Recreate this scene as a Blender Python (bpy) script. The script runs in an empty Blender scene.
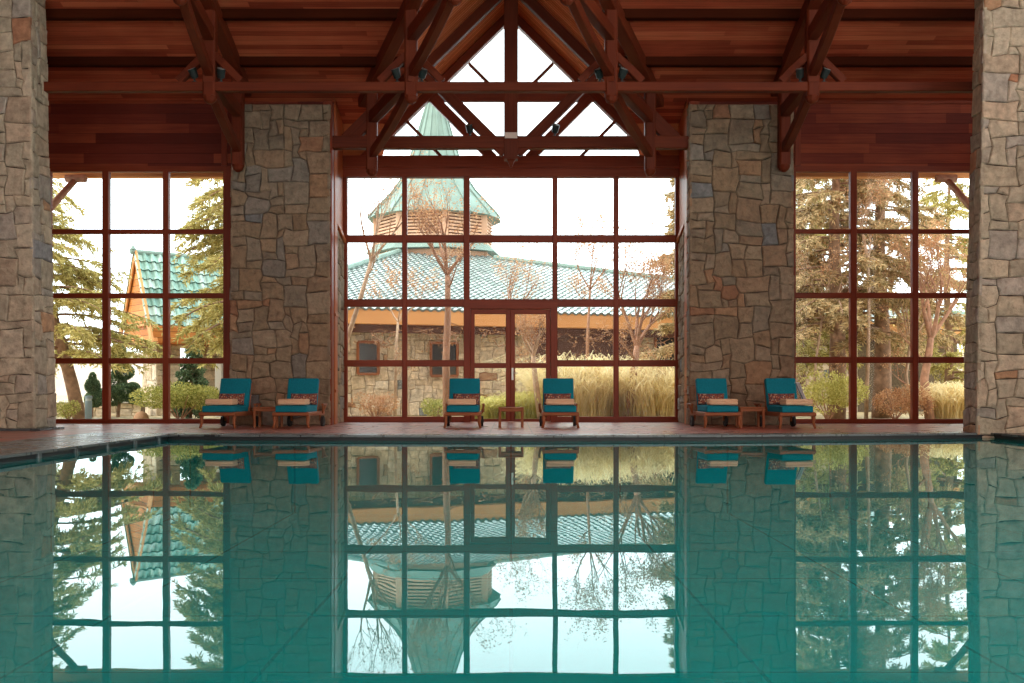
import bpy, bmesh, math, random
from mathutils import Vector, Matrix
S = bpy.context.scene
COL = S.collection
PI = math.pi
V = Vector

# ------------------------------------------------------------------ camera frame
F = 1000.0; CX = 511.0; HY = 391.0; CZ = 0.65
def P(px, py, d):                       # a point of the place at distance d seen at that direction
    return V(((px - CX) * d / F, d, CZ + (HY - py) * d / F))
def PX(px, d): return (px - CX) * d / F
def PZ(py, d): return CZ + (HY - py) * d / F

# ------------------------------------------------------------------ materials
def new_mat(name):
    m = bpy.data.materials.new(name); m.use_nodes = True
    nt = m.node_tree; nt.nodes.clear()
    return m, nt
def nd(nt, t, **k):
    n = nt.nodes.new(t)
    for a, b in k.items():
        if a.startswith('i_'):
            key = a[2:]
            key = int(key) if key.isdigit() else key.replace('_', ' ')
            n.inputs[key].default_value = b
        else: setattr(n, a, b)
    return n
def lk(nt, a, b): nt.links.new(a, b)
def c4(c): return (c[0], c[1], c[2], 1)
def srgb(r, g, b):
    f = lambda x: (x/255/12.92 if x/255 <= .04045 else ((x/255+.055)/1.055)**2.4)
    return (f(r), f(g), f(b))
def out_of(nt, sh):
    o = nd(nt, 'ShaderNodeOutputMaterial'); lk(nt, sh, o.inputs['Surface']); return o
def ramp(nt, fac, stops):
    r = nd(nt, 'ShaderNodeValToRGB'); e = r.color_ramp.elements
    e[0].position, e[0].color = stops[0][0], c4(stops[0][1])
    e[1].position, e[1].color = stops[-1][0], c4(stops[-1][1])
    for p, c in stops[1:-1]:
        x = e.new(p); x.color = c4(c)
    lk(nt, fac, r.inputs['Fac']); return r
def bump(nt, h, strength, dist, bs):
    b = nd(nt, 'ShaderNodeBump'); b.inputs['Strength'].default_value = strength; b.inputs['Distance'].default_value = dist
    lk(nt, h, b.inputs['Height']); lk(nt, b.outputs['Normal'], bs.inputs['Normal'])

def mat_plain(name, col, rough=.6, metal=0, noise=0, nscale=8, spec=.5, bumps=0):
    m, nt = new_mat(name)
    bs = nd(nt, 'ShaderNodeBsdfPrincipled', i_Roughness=rough, i_Metallic=metal)
    bs.inputs['Specular IOR Level'].default_value = spec
    bs.inputs['Base Color'].default_value = c4(col)
    if noise or bumps:
        tc = nd(nt, 'ShaderNodeTexCoord')
        n = nd(nt, 'ShaderNodeTexNoise', i_Scale=nscale, i_Detail=5.0); lk(nt, tc.outputs['Object'], n.inputs['Vector'])
        if noise:
            r = ramp(nt, n.outputs['Fac'], [(.3, [x*(1-noise) for x in col]), (.7, [min(1, x*(1+noise)) for x in col])])
            lk(nt, r.outputs['Color'], bs.inputs['Base Color'])
        if bumps: bump(nt, n.outputs['Fac'], bumps, .02, bs)
    out_of(nt, bs.outputs[0]); return m

def mat_wood(name, dark, mid, light, rough=.5, board=None, blen=3.0, contrast=.5, spec=.18, gap=.03):
    """wood whose grain runs along UV.x (metres); board = board width across UV.y"""
    m, nt = new_mat(name)
    bs = nd(nt, 'ShaderNodeBsdfPrincipled', i_Roughness=rough); bs.inputs['Specular IOR Level'].default_value = spec
    uv = nd(nt, 'ShaderNodeUVMap'); uv.uv_map = 'UVMap'
    sep = nd(nt, 'ShaderNodeSeparateXYZ'); lk(nt, uv.outputs[0], sep.inputs[0])
    mp = nd(nt, 'ShaderNodeMapping'); mp.inputs['Scale'].default_value = (.7, 16, 1); lk(nt, uv.outputs[0], mp.inputs['Vector'])
    n = nd(nt, 'ShaderNodeTexNoise', i_Scale=1.6, i_Detail=6.0, i_Roughness=.6); lk(nt, mp.outputs[0], n.inputs['Vector'])
    n2 = nd(nt, 'ShaderNodeTexNoise', i_Scale=.8, i_Detail=2.0); lk(nt, uv.outputs[0], n2.inputs['Vector'])
    fac = nd(nt, 'ShaderNodeMath', operation='ADD'); 
    a = nd(nt, 'ShaderNodeMath', operation='MULTIPLY', i_1=.55); lk(nt, n.outputs['Fac'], a.inputs[0])
    b = nd(nt, 'ShaderNodeMath', operation='MULTIPLY', i_1=.45); lk(nt, n2.outputs['Fac'], b.inputs[0])
    lk(nt, a.outputs[0], fac.inputs[0]); lk(nt, b.outputs[0], fac.inputs[1])
    facout = fac.outputs[0]
    if board:
        dv = nd(nt, 'ShaderNodeMath', operation='DIVIDE', i_1=board); lk(nt, sep.outputs['Y'], dv.inputs[0])
        fl = nd(nt, 'ShaderNodeMath', operation='FLOOR'); lk(nt, dv.outputs[0], fl.inputs[0])
        wn = nd(nt, 'ShaderNodeTexWhiteNoise', noise_dimensions='1D'); lk(nt, fl.outputs[0], wn.inputs['W'])
        du = nd(nt, 'ShaderNodeMath', operation='DIVIDE', i_1=blen); lk(nt, sep.outputs['X'], du.inputs[0])
        ad = nd(nt, 'ShaderNodeMath', operation='ADD'); lk(nt, du.outputs[0], ad.inputs[0]); lk(nt, wn.outputs['Value'], ad.inputs[1])
        fu = nd(nt, 'ShaderNodeMath', operation='FLOOR'); lk(nt, ad.outputs[0], fu.inputs[0])
        cb = nd(nt, 'ShaderNodeCombineXYZ'); lk(nt, fl.outputs[0], cb.inputs[0]); lk(nt, fu.outputs[0], cb.inputs[1])
        w2 = nd(nt, 'ShaderNodeTexWhiteNoise', noise_dimensions='2D'); lk(nt, cb.outputs[0], w2.inputs['Vector'])
        sb = nd(nt, 'ShaderNodeMath', operation='SUBTRACT', i_1=.5); lk(nt, w2.outputs['Value'], sb.inputs[0])
        ml = nd(nt, 'ShaderNodeMath', operation='MULTIPLY', i_1=contrast); lk(nt, sb.outputs[0], ml.inputs[0])
        f2 = nd(nt, 'ShaderNodeMath', operation='ADD'); lk(nt, facout, f2.inputs[0]); lk(nt, ml.outputs[0], f2.inputs[1])
        facout = f2.outputs[0]
        fr = nd(nt, 'ShaderNodeMath', operation='FRACT'); lk(nt, dv.outputs[0], fr.inputs[0])
        gp = nd(nt, 'ShaderNodeMath', operation='GREATER_THAN', i_1=gap); lk(nt, fr.outputs[0], gp.inputs[0])
    r = ramp(nt, facout, [(.25, dark), (.5, mid), (.78, light)])
    colout = r.outputs['Color']
    if board:
        mx = nd(nt, 'ShaderNodeMix', data_type='RGBA'); mx.inputs[6].default_value = c4([x*.3 for x in dark])
        lk(nt, gp.outputs[0], mx.inputs[0]); lk(nt, colout, mx.inputs[7]); colout = mx.outputs[2]
        bump(nt, gp.outputs[0], .5, .01, bs)
    else: bump(nt, n.outputs['Fac'], .12, .01, bs)
    lk(nt, colout, bs.inputs['Base Color'])
    out_of(nt, bs.outputs[0]); return m

def mat_attr(name, rough=.85, nscale=7, nstr=.42, bstr=.9, bdist=.05, spec=.25, tint=(1, 1, 1)):
    """per-stone colour from the attribute Col, with speckle and a rough surface"""
    m, nt = new_mat(name)
    bs = nd(nt, 'ShaderNodeBsdfPrincipled', i_Roughness=rough); bs.inputs['Specular IOR Level'].default_value = spec
    at = nd(nt, 'ShaderNodeAttribute'); at.attribute_name = 'Col'
    tc = nd(nt, 'ShaderNodeTexCoord')
    n = nd(nt, 'ShaderNodeTexNoise', i_Scale=nscale, i_Detail=8.0, i_Roughness=.65); lk(nt, tc.outputs['Object'], n.inputs['Vector'])
    r = ramp(nt, n.outputs['Fac'], [(.3, [1-nstr]*3), (.7, [1+nstr*.6]*3)])
    mx = nd(nt, 'ShaderNodeMix', data_type='RGBA', blend_type='MULTIPLY'); mx.inputs[0].default_value = 1
    lk(nt, at.outputs['Color'], mx.inputs[6]); lk(nt, r.outputs['Color'], mx.inputs[7])
    lk(nt, mx.outputs[2], bs.inputs['Base Color'])
    bump(nt, n.outputs['Fac'], bstr, bdist, bs)
    out_of(nt, bs.outputs[0]); return m

def mat_leaf(name, a, b, trans=.3, rough=.7):
    m, nt = new_mat(name)
    at = nd(nt, 'ShaderNodeAttribute'); at.attribute_name = 'Col'
    r = ramp(nt, at.outputs['Fac'], [(0, a), (1, b)])
    d = nd(nt, 'ShaderNodeBsdfDiffuse'); t = nd(nt, 'ShaderNodeBsdfTranslucent')
    lk(nt, r.outputs['Color'], d.inputs[0]); lk(nt, r.outputs['Color'], t.inputs[0])
    mx = nd(nt, 'ShaderNodeMixShader', i_0=trans); lk(nt, d.outputs[0], mx.inputs[1]); lk(nt, t.outputs[0], mx.inputs[2])
    out_of(nt, mx.outputs[0]); return m

def mat_glass(name):
    m, nt = new_mat(name)
    fr = nd(nt, 'ShaderNodeFresnel', i_IOR=1.15)
    tr = nd(nt, 'ShaderNodeBsdfTransparent'); tr.inputs[0].default_value = (.97, .985, .98, 1)
    gl = nd(nt, 'ShaderNodeBsdfGlossy', i_Roughness=.02)
    gl.inputs[0].default_value = (.9, .9, .9, 1)
    mx = nd(nt, 'ShaderNodeMixShader'); lk(nt, fr.outputs[0], mx.inputs[0]); lk(nt, tr.outputs[0], mx.inputs[1]); lk(nt, gl.outputs[0], mx.inputs[2])
    out_of(nt, mx.outputs[0]); return m

def mat_water(name):
    m, nt = new_mat(name)
    tc = nd(nt, 'ShaderNodeTexCoord')
    mp = nd(nt, 'ShaderNodeMapping'); mp.inputs['Scale'].default_value = (.9, .55, 1); lk(nt, tc.outputs['Object'], mp.inputs['Vector'])
    n = nd(nt, 'ShaderNodeTexNoise', i_Scale=1.6, i_Detail=2.5, i_Roughness=.5); lk(nt, mp.outputs[0], n.inputs['Vector'])
    bp = nd(nt, 'ShaderNodeBump', i_Strength=.022, i_Distance=.05); lk(nt, n.outputs['Fac'], bp.inputs['Height'])
    fr = nd(nt, 'ShaderNodeFresnel', i_IOR=WATER_IOR); lk(nt, bp.outputs[0], fr.inputs['Normal'])
    gl = nd(nt, 'ShaderNodeBsdfGlossy', i_Roughness=.0); gl.inputs[0].default_value = (.87, .97, .97, 1); lk(nt, bp.outputs[0], gl.inputs['Normal'])
    tr = nd(nt, 'ShaderNodeBsdfTransparent'); tr.inputs[0].default_value = (.12, .80, .74, 1)
    df = nd(nt, 'ShaderNodeBsdfDiffuse'); df.inputs[0].default_value = c4(WATER_DIFF)
    body = nd(nt, 'ShaderNodeMixShader', i_0=.5); lk(nt, tr.outputs[0], body.inputs[1]); lk(nt, df.outputs[0], body.inputs[2])
    mx = nd(nt, 'ShaderNodeMixShader'); lk(nt, fr.outputs[0], mx.inputs[0]); lk(nt, body.outputs[0], mx.inputs[1]); lk(nt, gl.outputs[0], mx.inputs[2])
    out_of(nt, mx.outputs[0]); return m

def mat_tiles(name, ca, cb, grout, size, rough, gap=.02, spec=.5):
    m, nt = new_mat(name)
    bs = nd(nt, 'ShaderNodeBsdfPrincipled', i_Roughness=rough); bs.inputs['Specular IOR Level'].default_value = spec
    tc = nd(nt, 'ShaderNodeTexCoord')
    br = nd(nt, 'ShaderNodeTexBrick'); br.offset = 0.0
    br.inputs['Color1'].default_value = c4(ca); br.inputs['Color2'].default_value = c4(cb); br.inputs['Mortar'].default_value = c4(grout)
    br.inputs['Scale'].default_value = 1; br.inputs['Mortar Size'].default_value = gap*size
    br.inputs['Brick Width'].default_value = size; br.inputs['Row Height'].default_value = size
    lk(nt, tc.outputs['Object'], br.inputs['Vector'])
    n = nd(nt, 'ShaderNodeTexNoise', i_Scale=3.0, i_Detail=6.0); lk(nt, tc.outputs['Object'], n.inputs['Vector'])
    r = ramp(nt, n.outputs['Fac'], [(.3, (.75,)*3), (.7, (1.2,)*3)])
    mx = nd(nt, 'ShaderNodeMix', data_type='RGBA', blend_type='MULTIPLY'); mx.inputs[0].default_value = 1
    lk(nt, br.outputs['Color'], mx.inputs[6]); lk(nt, r.outputs['Color'], mx.inputs[7]); lk(nt, mx.outputs[2], bs.inputs['Base Color'])
    rr = ramp(nt, n.outputs['Fac'], [(.3, (rough*.7,)*3), (.7, (rough*1.3,)*3)]); lk(nt, rr.outputs['Color'], bs.inputs['Roughness'])
    bump(nt, n.outputs['Fac'], .15, .01, bs)
    out_of(nt, bs.outputs[0]); return m

def mat_pillow(name):
    m, nt = new_mat(name)
    bs = nd(nt, 'ShaderNodeBsdfPrincipled', i_Roughness=.9)
    tc = nd(nt, 'ShaderNodeTexCoord')
    v = nd(nt, 'ShaderNodeTexVoronoi', i_Scale=48.0); lk(nt, tc.outputs['Object'], v.inputs['Vector'])
    sp = nd(nt, 'ShaderNodeSeparateColor'); lk(nt, v.outputs['Color'], sp.inputs[0])
    r = ramp(nt, sp.outputs[0], [(0, srgb(112, 52, 44)), (.25, srgb(140, 92, 70)), (.45, srgb(178, 155, 128)), (.6, srgb(76, 66, 80)), (.8, srgb(146, 82, 66)), (1, srgb(98, 88, 72))])
    r.color_ramp.interpolation = 'CONSTANT'
    lk(nt, r.outputs['Color'], bs.inputs['Base Color'])
    out_of(nt, bs.outputs[0]); return m

WATER_IOR = 1.26
WATER_DIFF = (.0, .47, .47)
OUT = .85
def og(r, g, b): return tuple(x*OUT for x in srgb(r, g, b))

M = {}
M['ceiling'] = mat_wood('ceiling_boards', srgb(140, 62, 42), srgb(184, 90, 62), srgb(214, 124, 86), .55, board=.135, blen=3.2, contrast=.4)
M['clad'] = mat_wood('wall_boards', srgb(92, 34, 24), srgb(114, 46, 32), srgb(150, 72, 46), .55, board=.2, blen=2.6, contrast=.55)
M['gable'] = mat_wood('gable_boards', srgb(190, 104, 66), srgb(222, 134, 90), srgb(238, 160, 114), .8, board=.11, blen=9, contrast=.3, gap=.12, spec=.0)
M['beam'] = mat_wood('beam_wood', srgb(72, 28, 14), srgb(100, 42, 22), srgb(124, 58, 32), .55)
M['purlin'] = mat_wood('purlin_wood', srgb(50, 18, 8), srgb(64, 25, 11), srgb(78, 34, 16), .7, spec=.05)
M['frame'] = mat_wood('frame_wood', srgb(98, 40, 25), srgb(128, 56, 34), srgb(150, 72, 44), .4)
M['post'] = mat_wood('post_wood', srgb(150, 78, 42), srgb(182, 100, 56), srgb(205, 125, 75), .4)
M['teak'] = mat_wood('teak', srgb(112, 66, 40), srgb(146, 90, 58), srgb(176, 115, 78), .5)
M['hutwood'] = mat_wood('hut_boards', og(190, 115, 55), og(215, 140, 75), og(232, 165, 100), .6, board=.19, blen=4, contrast=.35, gap=.08)
M['fascia'] = mat_wood('fascia_boards', og(206, 146, 92), og(228, 166, 108), og(240, 184, 130), .6)
M['louver'] = mat_wood('louver_boards', og(196, 150, 122), og(220, 178, 150), og(238, 205, 180), .7)
M['stone'] = mat_attr('ashlar_stone')
M['mortar'] = mat_plain('mortar', (.05, .04, .03), .95, noise=.3, nscale=20)
M['mortar_light'] = mat_plain('mortar_light', (.16, .12, .08), .95, noise=.3, nscale=20)
M['slate'] = mat_tiles('slate_coping', (.085, .11, .12), (.12, .145, .15), (.025, .03, .032), .62, .28, .015, .6)
M['deck'] = mat_tiles('terracotta_deck', srgb(150, 84, 66), srgb(176, 104, 84), srgb(90, 62, 54), .33, .34, .02, .5)
M['pooltile'] = mat_tiles('pool_tiles', (.01, .58, .57), (.012, .61, .60), (.002, .07, .07), 1.6, .5, .010, .3)
M['darkslot'] = mat_plain('overflow_slot', (.012, .014, .018), .5)
M['water'] = mat_water('pool_water')
M['glass'] = mat_glass('window_glass')
M['teal'] = mat_plain('teal_canvas', (.004, .19, .265), .85, noise=.12, nscale=40, bumps=.2, spec=.2)
M['towel'] = mat_plain('beige_towel', srgb(222, 190, 156), .95, noise=.06, nscale=60, bumps=.3, spec=.1)
M['pillow'] = mat_pillow('printed_fabric')
M['rubber'] = mat_plain('black_rubber', (.015, .014, .014), .7)
M['lamp'] = mat_plain('lamp_metal', (.03, .045, .045), .4, .3)
M['lampglass'] = mat_plain('lamp_lens', (.35, .4, .4), .15)
M['steel'] = mat_plain('brushed_steel', (.55, .53, .48), .4, .7)
M['rooftile'] = mat_attr('glazed_roof_tile', .35, 6, .25, .1, .01, .5)
M['copper'] = mat_plain('verdigris_copper', og(136, 160, 153), .75, noise=.18, nscale=1.2, spec=.1)
M['brownwall'] = mat_plain('brown_render', og(112, 78, 70), .8, noise=.12, nscale=2)
M['darkglass'] = mat_plain('dark_window', (.03, .028, .03), .15)
M['bark'] = mat_plain('bark', og(150, 118, 94), .9, noise=.35, nscale=9, bumps=.6)
M['palebark'] = mat_plain('pale_bark', og(196, 166, 140), .9, noise=.25, nscale=9, bumps=.5)
M['twig'] = mat_plain('twig_bark', og(172, 130, 104), .9, noise=.3, nscale=9)
M['cedar'] = mat_leaf('cedar_needles', srgb(140, 132, 72), srgb(228, 214, 146), .45)
M['pine'] = mat_leaf('brown_green_needles', srgb(122, 112, 72), srgb(236, 208, 164), .42)
M['dryleaf'] = mat_leaf('dry_leaves', og(190, 135, 95), og(232, 192, 150), .4)
M['shrub'] = mat_leaf('shrub_leaves', og(128, 136, 62), og(226, 220, 140), .35)
M['topiary'] = mat_leaf('topiary_leaves', srgb(76, 102, 82), srgb(140, 162, 122), .35)
M['drygrass'] = mat_leaf('dry_grass', srgb(206, 184, 124), srgb(252, 240, 200), .5)
M['greengrass'] = mat_leaf('green_grass', srgb(168, 164, 88), srgb(228, 220, 146), .45)
M['soil'] = mat_plain('garden_soil', og(176, 156, 118), .95, noise=.35, nscale=1.5, bumps=.3)
M['hill'] = mat_plain('far_brush', srgb(176, 160, 148), .95, noise=.14, nscale=.25)
M['boulder'] = mat_plain('boulder', og(176, 136, 104), .9, noise=.25, nscale=6, bumps=.5)
M['bollard'] = mat_plain('bollard_paint', og(120, 140, 148), .5)
M['white'] = mat_plain('white_paint', og(225, 220, 212), .7)
M['cloth'] = mat_plain('pale_striped_cloth', srgb(235, 235, 238), .9)

# ------------------------------------------------------------------ mesh building
class MB:
    def __init__(s): s.v = []; s.f = []; s.uv = []; s.mi = []; s.col = []
    def face(s, idx, uv=None, mi=0, col=None):
        s.f.append(tuple(idx)); s.uv.append(uv); s.mi.append(mi); s.col.append(col)
    def poly(s, pts, uv=None, mi=0, col=None):
        b = len(s.v); s.v += [tuple(p) for p in pts]; s.face(range(b, b+len(pts)), uv, mi, col)
    def beam(s, p0, p1, w, h, up=(0, 0, 1), ch=.012, mi=0, rng=None):
        """chamfered timber from p0 to p1: w across, h along 'up'"""
        p0, p1 = V(p0), V(p1); ax = p1-p0; L = ax.length; ax.normalize()
        up = V(up); side = ax.cross(up)
        if side.length < 1e-4: up = V((0, 1, 0)); side = ax.cross(up)
        side.normalize(); up = side.cross(ax).normalized()
        a, b = w/2, h/2; ch = min(ch, a*.6, b*.6)
        pr = [(-a+ch, -b), (a-ch, -b), (a, -b+ch), (a, b-ch), (a-ch, b), (-a+ch, b), (-a, b-ch), (-a, -b+ch)]
        base = len(s.v); n = 8; o = random.random()*17
        for q in (p0, p1): s.v += [tuple(q+side*x+up*y) for x, y in pr]
        per = 0
        for i in range(n):
            j = (i+1) % n; e = math.dist(pr[i], pr[j])
            s.face((base+i, base+j, base+n+j, base+n+i), [(o, o+per), (o, o+per+e), (o+L, o+per+e), (o+L, o+per)], mi); per += e
        s.face([base+i for i in reversed(range(n))], [(o+pr[i][0]*.2, o+pr[i][1]) for i in reversed(range(n))], mi)
        s.face([base+n+i for i in range(n)], [(o+pr[i][0]*.2, o+pr[i][1]) for i in range(n)], mi)
    def box(s, x0, x1, y0, y1, z0, z1, mi=0, ch=.008):
        d = (x1-x0, y1-y0, z1-z0); m = max(range(3), key=lambda i: d[i])
        cx, cy, cz = (x0+x1)/2, (y0+y1)/2, (z0+z1)/2
        if m == 0: s.beam((x0, cy, cz), (x1, cy, cz), d[1], d[2], ch=ch, mi=mi)
        elif m == 1: s.beam((cx, y0, cz), (cx, y1, cz), d[0], d[2], ch=ch, mi=mi)
        else: s.beam((cx, cy, z0), (cx, cy, z1), d[0], d[1], up=(0, 1, 0), ch=ch, mi=mi)
    def tube(s, pts, radii, n=6, cap=True, mi=0, col=None):
        pts = [V(p) for p in pts]; base = len(s.v); m = len(pts)
        t = (pts[1]-pts[0]).normalized(); ref = V((0, 0, 1)) if abs(t.z) < .9 else V((1, 0, 0))
        a = t.cross(ref).normalized()
        u = 0; us = []
        for i, p in enumerate(pts):
            t = (pts[min(i+1, m-1)]-pts[max(i-1, 0)])
            t = t.normalized() if t.length > 1e-9 else V((0, 0, 1))
            a = (a - t*a.dot(t)); a = a.normalized() if a.length > 1e-6 else t.orthogonal().normalized()
            b = t.cross(a); r = radii[i] if isinstance(radii, (list, tuple)) else radii
            if i: u += (pts[i]-pts[i-1]).length
            us.append(u)
            for k in range(n):
                th = 2*PI*k/n; s.v.append(tuple(p+a*(r*math.cos(th))+b*(r*math.sin(th))))
        for i in range(m-1):
            for k in range(n):
                j = (k+1) % n
                s.face((base+i*n+k, base+i*n+j, base+(i+1)*n+j, base+(i+1)*n+k),
                       [(us[i], k*.05), (us[i], k*.05+.05), (us[i+1], k*.05+.05), (us[i+1], k*.05)], mi, col)
        if cap:
            s.face([base+k for k in reversed(range(n))], None, mi, col); s.face([base+(m-1)*n+k for k in range(n)], None, mi, col)
    def lathe(s, prof, n=16, c=(0, 0, 0), mi=0, col=None, phase=0, sx=1, sy=1):
        base = len(s.v); c = V(c)
        for r, z in prof:
            for k in range(n):
                th = 2*PI*k/n+phase; s.v.append((c.x+r*math.cos(th)*sx, c.y+r*math.sin(th)*sy, c.z+z))
        for i in range(len(prof)-1):
            for k in range(n):
                j = (k+1) % n
                s.face((base+i*n+k, base+i*n+j, base+(i+1)*n+j, base+(i+1)*n+k), None, mi, col)
        s.face([base+k for k in reversed(range(n))], None, mi, col); s.face([base+(len(prof)-1)*n+k for k in range(n)], None, mi, col)
    def rbox(s, c, size, r, seg=2, rot=None, mi=0, puff=0, uvs=True):
        """rounded box; puff swells the faces like a stuffed cushion"""
        bm = bmesh.new(); bmesh.ops.create_cube(bm, size=1)
        for v in bm.verts: v.co = V((v.co.x*size[0], v.co.y*size[1], v.co.z*size[2]))
        if puff: bmesh.ops.subdivide_edges(bm, edges=bm.edges[:], cuts=3, use_grid_fill=True)
        if puff:
            for v in bm.verts:
                x, y, z = (2*v.co[i]/size[i] for i in range(3))
                v.co.z += puff*z*(1-x**4)*(1-y**4)
                v.co.x *= 1-.04*abs(y)**4*0; 
        ed = [e for e in bm.edges if len(e.link_faces) == 2 and e.calc_face_angle(0) > 1.0]
        bmesh.ops.bevel(bm, geom=ed, offset=r, segments=seg, affect='EDGES', profile=.5)
        R = rot or Matrix.Identity(3); base = len(s.v)
        bm.verts.index_update()
        for v in bm.verts: s.v.append(tuple(R @ v.co + V(c)))
        for f in bm.faces: s.face([base+v.index for v in f.verts], [(v.co.x+v.co.y*.3, v.co.z+v.co.y) for v in f.verts], mi)
        bm.free()
    def build(s, name, mat, parent=None, smooth=False, bevel=0):
        me = bpy.data.meshes.new(name); me.from_pydata(s.v, [], s.f)
        for m in (mat if isinstance(mat, (list, tuple)) else [mat]): me.materials.append(m)
        if any(s.mi): me.polygons.foreach_set('material_index', s.mi)
        if any(u is not None for u in s.uv):
            l = me.uv_layers.new(name='UVMap'); data = []
            for f, u in zip(s.f, s.uv):
                for k in range(len(f)): data += u[k] if u else (0, 0)
            l.data.foreach_set('uv', data)
        if any(c is not None for c in s.col):
            a = me.color_attributes.new('Col', 'FLOAT_COLOR', 'CORNER'); data = []
            for f, c in zip(s.f, s.col):
                c = c if c is not None else (.3, .3, .3)
                if isinstance(c, float): c = (c, c, c)
                data += (c[0], c[1], c[2], 1)*len(f)
            a.data.foreach_set('color', data)
        if smooth: me.polygons.foreach_set('use_smooth', [True]*len(s.f))
        me.validate(); me.update()
        o = bpy.data.objects.new(name, me); COL.objects.link(o)
        if parent: o.parent = parent
        return o

def tag(o, label=None, cat=None, group=None, kind=None):
    if label: o['label'] = label
    if cat: o['category'] = cat
    if group: o['group'] = group
    if kind: o['kind'] = kind
    return o
def empty(name, loc=(0, 0, 0), rz=0):
    o = bpy.data.objects.new(name, None); COL.objects.link(o); o.location = loc; o.rotation_euler = (0, 0, rz)
    o.empty_display_size = .2; return o
def kids(o): return [c for c in COL.objects if c.parent == o]
def dup(root, loc, rz, label):
    def cp(o, par):
        c = o.copy(); COL.objects.link(c); c.parent = par
        for ch in kids(o): cp(ch, c)
        return c
    r = cp(root, None); r.location = loc; r.rotation_euler = (0, 0, rz); r['label'] = label
    return r
def relto(o, mb):                        # move vertices into the local frame of an unrotated Empty
    l = o.location; mb.v = [(x-l.x, y-l.y, z-l.z) for x, y, z in mb.v]; return mb

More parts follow.
